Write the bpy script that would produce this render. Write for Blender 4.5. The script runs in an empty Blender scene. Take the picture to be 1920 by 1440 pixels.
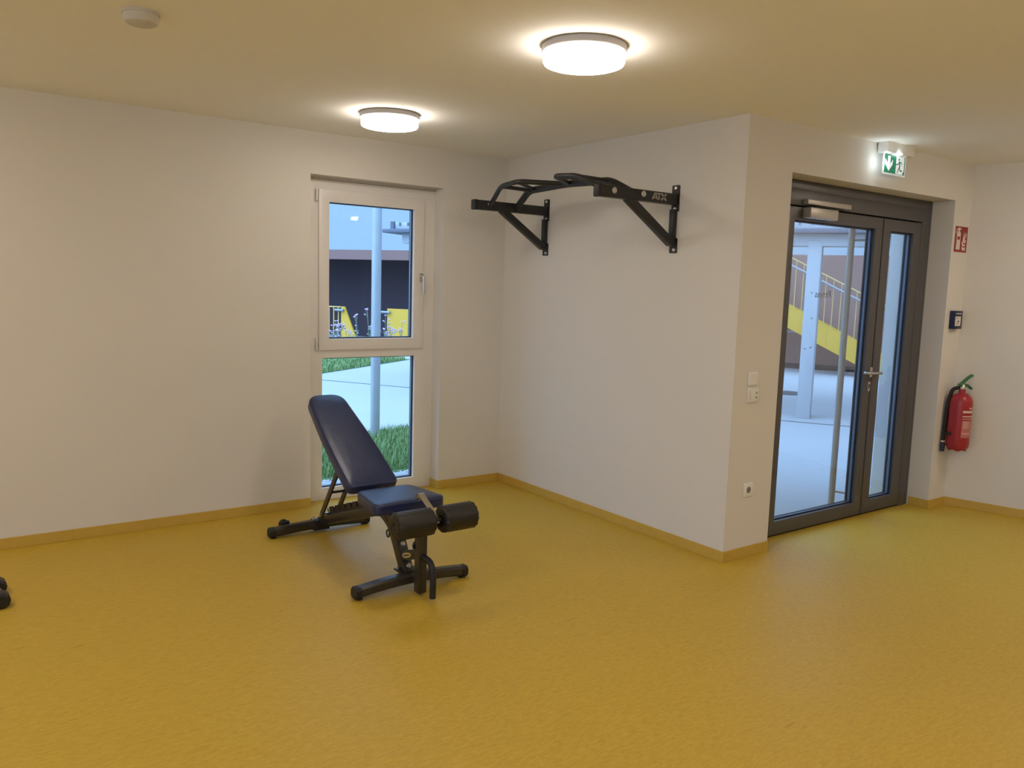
import bpy, bmesh, math, random
from math import sin, cos, pi, sqrt, radians
from mathutils import Vector, Matrix

SC = bpy.context.scene
COL = SC.collection
random.seed(7)

# ------------------------------------------------------------------ materials
def mat(name, col, rough=0.5, metal=0.0, spec=0.5, bump=0.0, bscale=200.0, var=0.0, vscale=4.0, col2=None,
        emit=None, estr=0.0, coat=0.0, bdist=0.01):
    m = bpy.data.materials.new(name); m.use_nodes = True
    nt = m.node_tree; N = nt.nodes; L = nt.links
    b = N['Principled BSDF']
    b.inputs['Base Color'].default_value = (*col, 1)
    b.inputs['Roughness'].default_value = rough
    b.inputs['Metallic'].default_value = metal
    b.inputs['Specular IOR Level'].default_value = spec
    b.inputs['Coat Weight'].default_value = coat
    tc = N.new('ShaderNodeTexCoord')
    if var > 0:
        n = N.new('ShaderNodeTexNoise'); n.inputs['Scale'].default_value = vscale
        n.inputs['Detail'].default_value = 6
        L.new(tc.outputs['Object'], n.inputs['Vector'])
        r = N.new('ShaderNodeMix'); r.data_type = 'RGBA'
        c2 = col2 if col2 else tuple(min(1, c * (1 - var)) for c in col)
        r.inputs[6].default_value = (*col, 1); r.inputs[7].default_value = (*c2, 1)
        L.new(n.outputs['Fac'], r.inputs[0]); L.new(r.outputs[2], b.inputs['Base Color'])
    if bump > 0:
        n = N.new('ShaderNodeTexNoise'); n.inputs['Scale'].default_value = bscale
        n.inputs['Detail'].default_value = 3
        L.new(tc.outputs['Object'], n.inputs['Vector'])
        bp = N.new('ShaderNodeBump'); bp.inputs['Strength'].default_value = bump
        bp.inputs['Distance'].default_value = bdist
        L.new(n.outputs['Fac'], bp.inputs['Height']); L.new(bp.outputs['Normal'], b.inputs['Normal'])
    if emit:
        b.inputs['Emission Color'].default_value = (*emit, 1)
        b.inputs['Emission Strength'].default_value = estr
    return m

WALLC = (0.72, 0.69, 0.65)
M = {}
M['wall'] = mat('wall_paint', WALLC, 0.85, spec=0.2, bump=0.06, bscale=160, bdist=0.004)
M['ceiling'] = mat('ceiling_paint', (0.92, 0.91, 0.89), 0.9, spec=0.15, bump=0.04, bscale=120, bdist=0.004)
M['facade'] = mat('facade_plaster', (0.72, 0.70, 0.70), 0.9, spec=0.2, bump=0.15, bscale=90)
M['base'] = mat('skirting_linoleum', (0.60, 0.40, 0.075), 0.5, var=0.35, vscale=18, col2=(0.52, 0.34, 0.055))
M['white_plastic'] = mat('white_plastic', (0.80, 0.79, 0.77), 0.4)
M['detector'] = mat('ivory_detector_plastic', (0.60, 0.56, 0.51), 0.5)
M['pvc'] = mat('white_window_profile', (0.80, 0.77, 0.75), 0.32)
M['seal'] = mat('dark_rubber_seal', (0.012, 0.016, 0.03), 0.5)
M['spacer'] = mat('grey_glazing_spacer', (0.30, 0.33, 0.40), 0.35, metal=0.6)
M['anth'] = mat('grey_powder_coated_aluminium', (0.098, 0.094, 0.100), 0.40, metal=0.2, bump=0.03, bscale=900)
M['anth_dark'] = mat('dark_gap_shade_and_arm', (0.02, 0.018, 0.018), 0.7)
M['silver'] = mat('satin_steel', (0.62, 0.60, 0.58), 0.3, metal=1.0)
M['silver_paint'] = mat('silver_painted_metal', (0.47, 0.44, 0.41), 0.38, metal=0.35)
M['chrome'] = mat('chrome', (0.74, 0.70, 0.64), 0.22, metal=1.0)
M['black_steel'] = mat('black_powder_coated_steel', (0.014, 0.013, 0.014), 0.42, bump=0.05, bscale=700)
M['grey_steel'] = mat('dark_grey_gloss_steel', (0.030, 0.025, 0.020), 0.3, spec=0.6)
M['rubber'] = mat('black_rubber', (0.010, 0.009, 0.009), 0.55)
M['vinyl'] = mat('dark_navy_vinyl', (0.011, 0.020, 0.078), 0.34, spec=0.55, bump=0.3, bscale=14, bdist=0.006)
M['foam'] = mat('black_vinyl_roller_cover', (0.012, 0.011, 0.011), 0.42, bump=0.35, bscale=30, bdist=0.006)
M['badge'] = mat('gold_badge', (0.62, 0.50, 0.20), 0.35, metal=0.3)
M['ink'] = mat('dark_print', (0.05, 0.045, 0.04), 0.6)
M['logo'] = mat('light_grey_print', (0.36, 0.33, 0.30), 0.6)
M['recess_grey'] = mat('grey_socket_recess', (0.20, 0.18, 0.17), 0.6)
M['red'] = mat('red_gloss_paint', (0.36, 0.022, 0.030), 0.32)
M['red_sign'] = mat('red_sign_face', (0.29, 0.022, 0.026), 0.5)
M['sign_white'] = mat('white_sign_print', (0.72, 0.66, 0.60), 0.6)
M['label_pink'] = mat('faded_label_print', (0.50, 0.16, 0.15), 0.5)
M['label_white'] = mat('white_label_print', (0.72, 0.58, 0.52), 0.5)
M['green'] = mat('green_plastic_lever', (0.035, 0.17, 0.060), 0.4)
M['green_sign'] = mat('green_sign_face', (0.008, 0.16, 0.085), 0.4, emit=(0.02, 0.42, 0.25), estr=0.22)
M['panel'] = mat('lit_sign_panel', (0.75, 0.78, 0.78), 0.3, emit=(0.75, 0.88, 0.95), estr=0.28)
M['pict'] = mat('white_lit_pictogram', (0.8, 0.8, 0.82), 0.4, emit=(0.85, 0.88, 0.95), estr=0.40)
M['led'] = mat('white_led', (1, 1, 1), 0.4, emit=(0.85, 1.0, 1.0), estr=5.0)
M['blue_box'] = mat('dark_blue_plastic', (0.010, 0.020, 0.075), 0.4)
M['hose_tip'] = mat('blue_black_nozzle', (0.016, 0.022, 0.06), 0.4)
M['lamp'] = mat('opal_diffuser_lit', (0.9, 0.9, 0.9), 0.4, emit=(1.0, 0.89, 0.77), estr=19.0)
M['lamp_added'] = mat('added_diffuser_lit', (0.9, 0.9, 0.9), 0.4, emit=(1.0, 0.855, 0.69), estr=40.0)
M['lamp_ring'] = mat('shaded_lamp_base', (0.36, 0.34, 0.34), 0.4)  # shade on the lamp base is put into this grey
M['concrete'] = mat('pale_concrete', (0.44, 0.44, 0.45), 0.85, bump=0.1, bscale=40, var=0.14, vscale=3)
M['slab_edge'] = mat('dark_grey_slab_edge', (0.13, 0.13, 0.16), 0.7)
M['paving'] = mat('light_concrete_paving', (0.37, 0.355, 0.35), 0.85, bump=0.1, bscale=60, var=0.10, vscale=1.2)
M['joint'] = mat('paving_joint', (0.035, 0.045, 0.05), 0.9)
M['soil'] = mat('lawn_soil', (0.10, 0.18, 0.05), 1.0, var=0.5, vscale=8)
M['grass_blade'] = mat('grass_blade', (0.14, 0.25, 0.065), 0.6, var=0.6, vscale=9, col2=(0.27, 0.33, 0.12))
M['pebble'] = mat('pale_pebble', (0.56, 0.55, 0.54), 0.8, var=0.5, vscale=12, col2=(0.30, 0.29, 0.30))
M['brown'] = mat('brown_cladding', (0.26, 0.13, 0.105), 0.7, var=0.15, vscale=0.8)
M['brown_void'] = mat('recess_shade_and_plinth_brown', (0.045, 0.027, 0.036), 0.8, var=0.25, vscale=0.7)  # shade of the recess put into a darker brown, shared by the plinth
M['yellow'] = mat('yellow_painted_steel', (0.66, 0.36, 0.03), 0.45)
M['yellow_pale'] = mat('pale_yellow_bar', (0.66, 0.42, 0.12), 0.5)
M['rail_grey'] = mat('galvanised_rail', (0.27, 0.28, 0.30), 0.4, metal=0.3)
M['pole'] = mat('galvanised_pole', (0.50, 0.50, 0.52), 0.42, metal=0.5, var=0.2, vscale=5)
M['stem'] = mat('pale_plant_stem', (0.22, 0.25, 0.17), 0.7)
M['flower'] = mat('pale_lilac_flower', (0.58, 0.38, 0.55), 0.7)
M['leaf'] = mat('grey_green_leaf', (0.13, 0.17, 0.12), 0.7)
M['hex'] = mat('black_dumbbell_rubber', (0.010, 0.009, 0.010), 0.45)

def make_floor_mat():
    m = bpy.data.materials.new('yellow_marbled_linoleum'); m.use_nodes = True
    nt = m.node_tree; N = nt.nodes; L = nt.links; b = N['Principled BSDF']
    tc = N.new('ShaderNodeTexCoord')
    mp = N.new('ShaderNodeMapping'); mp.inputs['Scale'].default_value = (1.0, 3.2, 1)
    mp.inputs['Rotation'].default_value = (0, 0, 0.25)
    L.new(tc.outputs['Object'], mp.inputs['Vector'])
    n1 = N.new('ShaderNodeTexNoise'); n1.inputs['Scale'].default_value = 26; n1.inputs['Detail'].default_value = 8
    n1.inputs['Distortion'].default_value = 0.8
    n2 = N.new('ShaderNodeTexNoise'); n2.inputs['Scale'].default_value = 130; n2.inputs['Detail'].default_value = 5
    n3 = N.new('ShaderNodeTexNoise'); n3.inputs['Scale'].default_value = 1.3; n3.inputs['Detail'].default_value = 3
    for n in (n1, n2): L.new(mp.outputs['Vector'], n.inputs['Vector'])
    L.new(tc.outputs['Object'], n3.inputs['Vector'])
    r1 = N.new('ShaderNodeValToRGB'); r1.color_ramp.elements[0].position = 0.32; r1.color_ramp.elements[1].position = 0.70
    r1.color_ramp.elements[0].color = (0.515, 0.335, 0.028, 1); r1.color_ramp.elements[1].color = (0.60, 0.41, 0.048, 1)
    L.new(n1.outputs['Fac'], r1.inputs['Fac'])
    r2 = N.new('ShaderNodeValToRGB'); r2.color_ramp.elements[0].position = 0.35; r2.color_ramp.elements[1].position = 0.65
    r2.color_ramp.elements[0].color = (0.86, 0.86, 0.86, 1); r2.color_ramp.elements[1].color = (1, 1, 1, 1)
    L.new(n2.outputs['Fac'], r2.inputs['Fac'])
    mx = N.new('ShaderNodeMix'); mx.data_type = 'RGBA'; mx.blend_type = 'MULTIPLY'; mx.inputs[0].default_value = 1
    L.new(r1.outputs['Color'], mx.inputs[6]); L.new(r2.outputs['Color'], mx.inputs[7])
    # worn scuff streaks
    mp2 = N.new('ShaderNodeMapping'); mp2.inputs['Scale'].default_value = (2.2, 9, 1); mp2.inputs['Rotation'].default_value = (0, 0, -0.5)
    L.new(tc.outputs['Object'], mp2.inputs['Vector'])
    n4 = N.new('ShaderNodeTexNoise'); n4.inputs['Scale'].default_value = 2.4; n4.inputs['Detail'].default_value = 2
    L.new(mp2.outputs['Vector'], n4.inputs['Vector'])
    r4 = N.new('ShaderNodeValToRGB'); r4.color_ramp.elements[0].position = 0.22; r4.color_ramp.elements[1].position = 0.30
    r4.color_ramp.elements[0].color = (0.80, 0.78, 0.74, 1); r4.color_ramp.elements[1].color = (1, 1, 1, 1)
    L.new(n4.outputs['Fac'], r4.inputs['Fac'])
    mx2 = N.new('ShaderNodeMix'); mx2.data_type = 'RGBA'; mx2.blend_type = 'MULTIPLY'; mx2.inputs[0].default_value = 0.7
    L.new(mx.outputs[2], mx2.inputs[6]); L.new(r4.outputs['Color'], mx2.inputs[7])
    L.new(mx2.outputs[2], b.inputs['Base Color'])
    mr = N.new('ShaderNodeMapRange'); mr.inputs[3].default_value = 0.44; mr.inputs[4].default_value = 0.56
    L.new(n3.outputs['Fac'], mr.inputs[0]); L.new(mr.outputs[0], b.inputs['Roughness'])
    b.inputs['Specular IOR Level'].default_value = 0.45
    bp = N.new('ShaderNodeBump'); bp.inputs['Strength'].default_value = 0.08; bp.inputs['Distance'].default_value = 0.003
    L.new(n2.outputs['Fac'], bp.inputs['Height']); L.new(bp.outputs['Normal'], b.inputs['Normal'])
    return m
M['floor'] = make_floor_mat()

def make_glass():
    m = bpy.data.materials.new('clear_window_glass'); m.use_nodes = True
    nt = m.node_tree; N = nt.nodes; L = nt.links
    N.remove(N['Principled BSDF']); out = N['Material Output']
    t = N.new('ShaderNodeBsdfTransparent'); t.inputs[0].default_value = (0.93, 0.965, 1.0, 1)
    g = N.new('ShaderNodeBsdfGlossy'); g.inputs['Roughness'].default_value = 0.02
    f = N.new('ShaderNodeFresnel'); f.inputs[0].default_value = 1.45
    s = N.new('ShaderNodeMath'); s.operation = 'MULTIPLY'; s.inputs[1].default_value = 0.32
    mx = N.new('ShaderNodeMixShader')
    L.new(f.outputs[0], s.inputs[0]); L.new(s.outputs[0], mx.inputs[0])
    L.new(t.outputs[0], mx.inputs[1]); L.new(g.outputs[0], mx.inputs[2]); L.new(mx.outputs[0], out.inputs[0])
    return m
M['glass'] = make_glass()

# ------------------------------------------------------------------ mesh helpers (all in world coordinates)
def V(*a): return Vector(a)

def box(bm, x0, x1, y0, y1, z0, z1, bev=0.0, seg=2):
    vs = [bm.verts.new(p) for p in ((x0, y0, z0), (x1, y0, z0), (x1, y1, z0), (x0, y1, z0), (x0, y0, z1), (x1, y0, z1), (x1, y1, z1), (x0, y1, z1))]
    fs = [bm.faces.new([vs[i] for i in f]) for f in ((3, 2, 1, 0), (4, 5, 6, 7), (0, 1, 5, 4), (1, 2, 6, 5), (2, 3, 7, 6), (3, 0, 4, 7))]
    if bev > 0:
        es = set(e for f in fs for e in f.edges)
        bmesh.ops.bevel(bm, geom=list(es), offset=bev, segments=seg, profile=0.5, affect='EDGES')

def ring(bm, ox0, ox1, oz0, oz1, ix0, ix1, iz0, iz1, y0, y1, bev=0.003):
    """one-piece rectangular frame in the x-z plane, y0 towards the room"""
    O = [(ox0, oz0), (ox1, oz0), (ox1, oz1), (ox0, oz1)]; I = [(ix0, iz0), (ix1, iz0), (ix1, iz1), (ix0, iz1)]
    of, ob, if_, ib = ([bm.verts.new((x, y, z)) for x, z in P] for P, y in ((O, y0), (O, y1), (I, y0), (I, y1)))
    fs = []
    for i in range(4):
        j = (i + 1) % 4
        fs += [bm.faces.new((of[i], of[j], if_[j], if_[i])), bm.faces.new((ob[j], ob[i], ib[i], ib[j])),
               bm.faces.new((of[j], of[i], ob[i], ob[j])), bm.faces.new((if_[i], if_[j], ib[j], ib[i]))]
    if bev > 0:
        es = [e for f in fs for e in f.edges if all(v in of or v in if_ for v in e.verts) and ((e.verts[0] in of) == (e.verts[1] in of))]
        bmesh.ops.bevel(bm, geom=list(set(es)), offset=bev, segments=2, profile=0.5, affect='EDGES')

def obox(bm, c, ax, ay, az, sx, sy, sz, bev=0.0, seg=2):
    """oriented box: centre, three unit axes, full sizes"""
    c = Vector(c); ax = Vector(ax).normalized(); ay = Vector(ay).normalized(); az = Vector(az).normalized()
    P = lambda i, j, k: c + ax * (i * sx / 2) + ay * (j * sy / 2) + az * (k * sz / 2)
    vs = [bm.verts.new(P(*t)) for t in ((-1, -1, -1), (1, -1, -1), (1, 1, -1), (-1, 1, -1), (-1, -1, 1), (1, -1, 1), (1, 1, 1), (-1, 1, 1))]
    fs = [bm.faces.new([vs[i] for i in f]) for f in ((3, 2, 1, 0), (4, 5, 6, 7), (0, 1, 5, 4), (1, 2, 6, 5), (2, 3, 7, 6), (3, 0, 4, 7))]
    if bev > 0:
        es = set(e for f in fs for e in f.edges)
        bmesh.ops.bevel(bm, geom=list(es), offset=bev, segments=seg, profile=0.5, affect='EDGES')

def bar(bm, p, q, w, h, up=(0, 0, 1), bev=0.003):
    """rectangular bar from p to q; h along up, w across"""
    p = Vector(p); q = Vector(q); d = (q - p); L = d.length; d.normalize()
    side = d.cross(Vector(up)).normalized(); u = side.cross(d).normalized()
    obox(bm, (p + q) / 2, d, side, u, L, w, h, bev)

def smooth_path(pts, rad=0.05, n=6):
    """round the corners of a polyline"""
    pts = [Vector(p) for p in pts]; out = [pts[0]]
    for i in range(1, len(pts) - 1):
        a, b, c = pts[i - 1], pts[i], pts[i + 1]
        r = min(rad, (b - a).length * 0.45, (c - b).length * 0.45)
        p = b + (a - b).normalized() * r; q = b + (c - b).normalized() * r
        for k in range(n + 1):
            t = k / n
            out.append(p * (1 - t) ** 2 + b * 2 * t * (1 - t) + q * t * t)
    out.append(pts[-1]); return out

def sweep(bm, pts, prof, up=(0, 0, 1), caps=True, scale=None):
    """sweep a closed 2-D profile [(across, up)] along pts"""
    pts = [Vector(p) for p in pts]; rings = []; n = len(pts); upv = Vector(up)
    for i, p in enumerate(pts):
        d = (pts[min(i + 1, n - 1)] - pts[max(i - 1, 0)]).normalized()
        s = d.cross(upv)
        if s.length < 1e-4: s = d.cross(Vector((1, 0, 0)))
        s.normalize(); u = s.cross(d).normalized(); upv = u if up == 'auto' else upv
        k = scale[i] if scale else 1
        rings.append([bm.verts.new(p + s * (a * k) + u * (b * k)) for a, b in prof])
    m = len(prof)
    for i in range(n - 1):
        for j in range(m):
            bm.faces.new((rings[i][j], rings[i][(j + 1) % m], rings[i + 1][(j + 1) % m], rings[i + 1][j]))
    if caps:
        bm.faces.new(rings[0][::-1]); bm.faces.new(rings[-1])

def tube(bm, pts, r, seg=12, caps=True, up=None):
    """round tube with parallel transport"""
    pts = [Vector(p) for p in pts]; n = len(pts)
    d0 = (pts[1] - pts[0]).normalized()
    s = d0.cross(Vector((0, 0, 1)))
    if s.length < 1e-3: s = d0.cross(Vector((1, 0, 0)))
    s.normalize(); rings = []
    rr = r if isinstance(r, (list, tuple)) else [r] * n
    for i, p in enumerate(pts):
        d = (pts[min(i + 1, n - 1)] - pts[max(i - 1, 0)]).normalized()
        s = (s - d * s.dot(d)).normalized(); u = s.cross(d)
        rings.append([bm.verts.new(p + (s * cos(2 * pi * j / seg) + u * sin(2 * pi * j / seg)) * rr[i]) for j in range(seg)])
    for i in range(n - 1):
        for j in range(seg):
            bm.faces.new((rings[i][j], rings[i][(j + 1) % seg], rings[i + 1][(j + 1) % seg], rings[i + 1][j]))
    if caps:
        bm.faces.new(rings[0][::-1]); bm.faces.new(rings[-1])

def lathe(bm, prof, c, axis=(0, 0, 1), seg=32, mod=None, caps=True):
    """profile [(r, h)] revolved about axis through c; mod(angle, r, h) -> r"""
    c = Vector(c); a = Vector(axis).normalized()
    e = a.cross(Vector((0, 0, 1)))
    if e.length < 1e-3: e = Vector((1, 0, 0))
    e.normalize(); f = a.cross(e); rings = []
    for r, h in prof:
        if r < 1e-6: rings.append([bm.verts.new(c + a * h)]); continue
        ring = []
        for j in range(seg):
            t = 2 * pi * j / seg; rr = mod(t, r, h) if mod else r
            ring.append(bm.verts.new(c + a * h + (e * cos(t) + f * sin(t)) * rr))
        rings.append(ring)
    for A, B in zip(rings[:-1], rings[1:]):
        for j in range(seg):
            k = (j + 1) % seg
            if len(A) == 1 and len(B) == 1: break
            if len(A) == 1: bm.faces.new((A[0], B[k], B[j]))
            elif len(B) == 1: bm.faces.new((A[j], A[k], B[0]))
            else: bm.faces.new((A[j], A[k], B[k], B[j]))
    if caps and len(rings[0]) > 1: bm.faces.new(rings[0][::-1])
    if caps and len(rings[-1]) > 1: bm.faces.new(rings[-1])

def prism(bm, pts2, o, ex, ey, ez, h0, h1):
    """polygon pts2 in the plane (o, ex, ey) extruded along ez from h0 to h1"""
    o = Vector(o); ex = Vector(ex); ey = Vector(ey); ez = Vector(ez)
    A = [bm.verts.new(o + ex * x + ey * y + ez * h0) for x, y in pts2]
    B = [bm.verts.new(o + ex * x + ey * y + ez * h1) for x, y in pts2]
    n = len(pts2)
    bm.faces.new(A[::-1]); bm.faces.new(B)
    for i in range(n):
        j = (i + 1) % n
        bm.faces.new((A[i], A[j], B[j], B[i]))

def round_poly(pts, rads, n=6):
    out = []; m = len(pts)
    for i in range(m):
        a = Vector(pts[i - 1]); b = Vector(pts[i]); c = Vector(pts[(i + 1) % m])
        r = rads[i] if isinstance(rads, (list, tuple)) else rads
        r = min(r, (b - a).length * 0.48, (c - b).length * 0.48)
        p = b + (a - b).normalized() * r; q = b + (c - b).normalized() * r
        for k in range(n + 1):
            t = k / n; out.append(tuple(p * (1 - t) ** 2 + b * 2 * t * (1 - t) + q * t * t))
    return out

def pad(bm, outline, o, ex, ey, ez, layers, crown=0.004):
    """upholstered pad: outline (ccw 2-D) stacked in layers [(inset, h)]"""
    o = Vector(o); ex = Vector(ex); ey = Vector(ey); ez = Vector(ez); n = len(outline)
    P = [Vector(p) for p in outline]; nor = []
    for i in range(n):
        d = (P[(i + 1) % n] - P[i - 1]); nor.append(Vector((d.y, -d.x)).normalized())
    rings = []
    for ins, h in layers:
        rings.append([bm.verts.new(o + ex * (P[i] - nor[i] * ins).x + ey * (P[i] - nor[i] * ins).y + ez * h) for i in range(n)])
    for A, B in zip(rings[:-1], rings[1:]):
        for i in range(n):
            j = (i + 1) % n; bm.faces.new((A[i], A[j], B[j], B[i]))
    bm.faces.new(rings[0][::-1])
    cen = sum((v.co for v in rings[-1]), Vector()) / n
    prev = rings[-1]
    for s, hh in ((0.72, 0.6), (0.4, 0.9)):
        R = [bm.verts.new(cen + (v.co - cen) * s + ez * crown * hh) for v in rings[-1]]
        for i in range(n):
            j = (i + 1) % n; bm.faces.new((prev[i], prev[j], R[j], R[i]))
        prev = R
    c = bm.verts.new(cen + ez * crown)
    for i in range(n): bm.faces.new((prev[i], prev[(i + 1) % n], c))

def wpos(p):
    l = Vector((0, 0, 0))
    while p is not None:
        l += p.location; p = p.parent
    return l

def obj(name, bm, m, parent=None, smooth=True, angle=38, origin=None):
    """link a bmesh (world coordinates) as one mesh object"""
    o0 = wpos(parent) if parent else (Vector(origin) if origin else Vector((0, 0, 0)))
    bmesh.ops.recalc_face_normals(bm, faces=bm.faces)
    for v in bm.verts: v.co -= o0
    me = bpy.data.meshes.new(name); bm.to_mesh(me); bm.free()
    me.materials.append(M[m] if isinstance(m, str) else m)
    if smooth:
        me.polygons.foreach_set('use_smooth', [True] * len(me.polygons))
        me.set_sharp_from_angle(angle=radians(angle))
    o = bpy.data.objects.new(name, me); COL.objects.link(o)
    if parent: o.parent = parent
    else: o.location = o0
    return o

def tag(o, label, cat, group=None, kind=None):
    o['label'] = label; o['category'] = cat
    if group: o['group'] = group
    if kind: o['kind'] = kind
    return o

def thing(name, loc, label, cat, group=None, kind=None):
    o = bpy.data.objects.new(name, None); COL.objects.link(o); o.location = loc
    o.empty_display_size = 0.05
    return tag(o, label, cat, group, kind)

def one(fn, *a, **k):
    bm = bmesh.new(); fn(bm, *a, **k); return bm

def text_bm(s, size, M4, extrude=0.0005, shear=0.0, offset=0.0, space=1.0):
    cu = bpy.data.curves.new('lettering', 'FONT'); cu.body = s; cu.size = size; cu.extrude = extrude
    cu.shear = shear; cu.offset = offset; cu.space_character = space
    cu.align_x = 'CENTER'; cu.align_y = 'CENTER'
    o = bpy.data.objects.new('lettering', cu); COL.objects.link(o)
    dg = bpy.context.evaluated_depsgraph_get(); dg.update()
    me = bpy.data.meshes.new_from_object(o.evaluated_get(dg))
    bm = bmesh.new(); bm.from_mesh(me); bm.transform(M4)
    bpy.data.objects.remove(o); bpy.data.curves.remove(cu); bpy.data.meshes.remove(me)
    return bm

def frame4(o, ex, ey):
    ex = Vector(ex).normalized(); ey = Vector(ey).normalized(); ez = ex.cross(ey)
    m = Matrix((ex, ey, ez)).transposed().to_4x4(); m.translation = Vector(o); return m

# ------------------------------------------------------------------ measures of the room
H = 2.60
YL = 5.404            # left wall
XB = 3.812            # back wall
YD = 3.057            # door wall
TH = 0.47
WX0, WX1, WZ1 = 2.185, 3.232, 2.318      # window opening
DX0, DX1, DZ1 = 4.233, 6.195, 2.322      # door opening
RC = Vector((6.440, YD, 0)); RD = Vector((0.243, -0.970, 0)).normalized()   # right wall
RN = Vector((RD.y, -RD.x, 0))            # out of the room? (towards -x side is the room)
R_END = RC + RD * 6.75
XW, YS = -3.5, -3.5

def struct(name, bm, m, label, cat, smooth=False):
    return tag(obj(name, bm, m, smooth=smooth), label, cat, kind='structure')

FOOT = [(-3.9, -3.9), (8.75, -3.9), (7.05, YD + TH), (XB + 0.42, YD + TH), (XB + 0.42, YL + TH), (-3.9, YL + TH)]
struct('floor', one(prism, FOOT, (0, 0, 0), (1, 0, 0), (0, 1, 0), (0, 0, 1), -0.20, 0.0), 'floor', 'yellow marbled linoleum floor of the fitness room', 'floor')
struct('ceiling', one(prism, FOOT, (0, 0, 0), (1, 0, 0), (0, 1, 0), (0, 0, 1), H, H + 0.5), 'ceiling', 'plain white ceiling with two round lamps', 'ceiling')

bm = bmesh.new()
box(bm, -3.9, WX0, YL, YL + TH, 0, H); box(bm, WX0, WX1, YL, YL + TH, WZ1, H); box(bm, WX1, XB + 0.42, YL, YL + TH, 0, H)
WL = struct('wall_left', bm, 'wall', 'white wall with the tall narrow window', 'wall')
bm = bmesh.new(); box(bm, XB, XB + 0.42, YD + 0.0, YL, 0, H)
struct('wall_back', bm, 'wall', 'white wall carrying the black pull-up bar', 'wall')
bm = bmesh.new()
box(bm, XB + 0.42, DX1, YD, YD + TH, DZ1, H)
prism(bm, [(DX1, YD), (RC.x, YD), (6.95, YD + TH), (DX1, YD + TH)], (0, 0, 0), (1, 0, 0), (0, 1, 0), (0, 0, 1), 0, H)
struct('wall_door', bm, 'wall', 'white wall around the grey glass door', 'wall')
bm = bmesh.new()
obox(bm, RC + RD * 3.5 - RN * -0.2 + Vector((0, 0, H / 2)), RD, RN, (0, 0, 1), 7.0, 0.4, H)
for v in bm.verts: pass
_wr = struct('wall_right', bm, 'wall', 'plain white wall to the right of the fire extinguisher', 'wall')
# keep the right wall outside the room whatever the sign of its normal
_c = sum((v.co for v in _wr.data.vertices), Vector()) / 8
if (_c - RC).dot(Vector((1, 0.25, 0))) < 0:
    for v in _wr.data.vertices: v.co += (Vector((0.97, 0.243, 0)) * 0.4)
struct('wall_rear', one(box, -3.9, 8.7, YS - 0.3, YS, 0, H), 'wall', 'white wall behind the viewer', 'wall')
bm = bmesh.new(); R0, R1, RZ0, RZ1 = -3.2, 2.2, 0.10, 2.36
for a, b, c, d in ((YS, R0, 0, H), (R1, YL, 0, H), (R0, R1, 0, RZ0), (R0, R1, RZ1, H)): box(bm, XW - 0.3, XW, a, b, c, d)
struct('wall_side', bm, 'wall', 'white wall with an added unseen window at the far left end of the room', 'wall')
w2 = thing('added_daylight_window', (XW - 0.1, R0, RZ0), 'added unseen wide window that brings daylight in at the far left', 'window', kind='structure')  # window added out of view to let in more daylight
bm = bmesh.new()
for k in range(5):
    yy = R0 + (R1 - R0) * k / 4; box(bm, XW - 0.15, XW - 0.08, max(R0, yy - 0.05), min(R1, yy + 0.05), RZ0, RZ1)
box(bm, XW - 0.15, XW - 0.08, R0, R1, RZ0, RZ0 + 0.08); box(bm, XW - 0.15, XW - 0.08, R0, R1, RZ1 - 0.08, RZ1)
obj('window_frame', bm, 'pvc', w2, smooth=False)
for k in range(4):
    yy = R0 + (R1 - R0) * k / 4; obj('glass_pane', one(box, XW - 0.117, XW - 0.113, yy + 0.05, yy + (R1 - R0) / 4 - 0.05, RZ0 + 0.08, RZ1 - 0.08), 'glass', w2, smooth=False)

# small drilled holes in the left wall
for dx in (0.0, 0.045):
    bm = bmesh.new(); lathe(bm, [(0.0, 0.0), (0.003, 0.0), (0.003, 0.001), (0, 0.001)], (3.415 + dx, YL, 2.172), (0, -1, 0), 10)
    obj('drill_hole', bm, 'ink', WL)

# skirting
BZ, BT = 0.066, 0.008
struct('baseboard_left', one(box, XW, WX0, YL - BT, YL, 0, BZ, 0.002), 'base', 'yellow skirting along the wall left of the window', 'skirting')
bm = bmesh.new(); box(bm, WX1 - BT, XB - BT, YL - BT, YL, 0, BZ, 0.002); box(bm, WX1 - BT, WX1, YL, YL + 0.114, 0, BZ, 0.002)
struct('baseboard_corner', bm, 'base', 'short yellow skirting between the window and the corner', 'skirting')
struct('baseboard_back', one(box, XB - BT, XB, YD - BT, YL - BT, 0, BZ, 0.002), 'base', 'long yellow skirting under the pull-up bar', 'skirting')
struct('baseboard_door', one(box, XB, DX0, YD - BT, YD, 0, BZ, 0.002), 'base', 'short yellow skirting under the wall socket', 'skirting')
bm = bmesh.new(); box(bm, DX1 - BT, RC.x - BT, YD - BT, YD, 0, BZ, 0.002); box(bm, DX1 - BT, DX1, YD, YD + 0.15, 0, BZ, 0.002)
struct('baseboard_jamb', bm, 'base', 'short yellow skirting right of the glass door', 'skirting')
bm = bmesh.new()
obox(bm, RC + RD * 3.3 + Vector((-0.97, -0.243, 0)) * (BT / 2) + Vector((0, 0, BZ / 2)), RD, RN, (0, 0, 1), 6.6, BT, BZ, 0.002)
struct('baseboard_right', bm, 'base', 'yellow skirting along the right wall', 'skirting')

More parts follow.
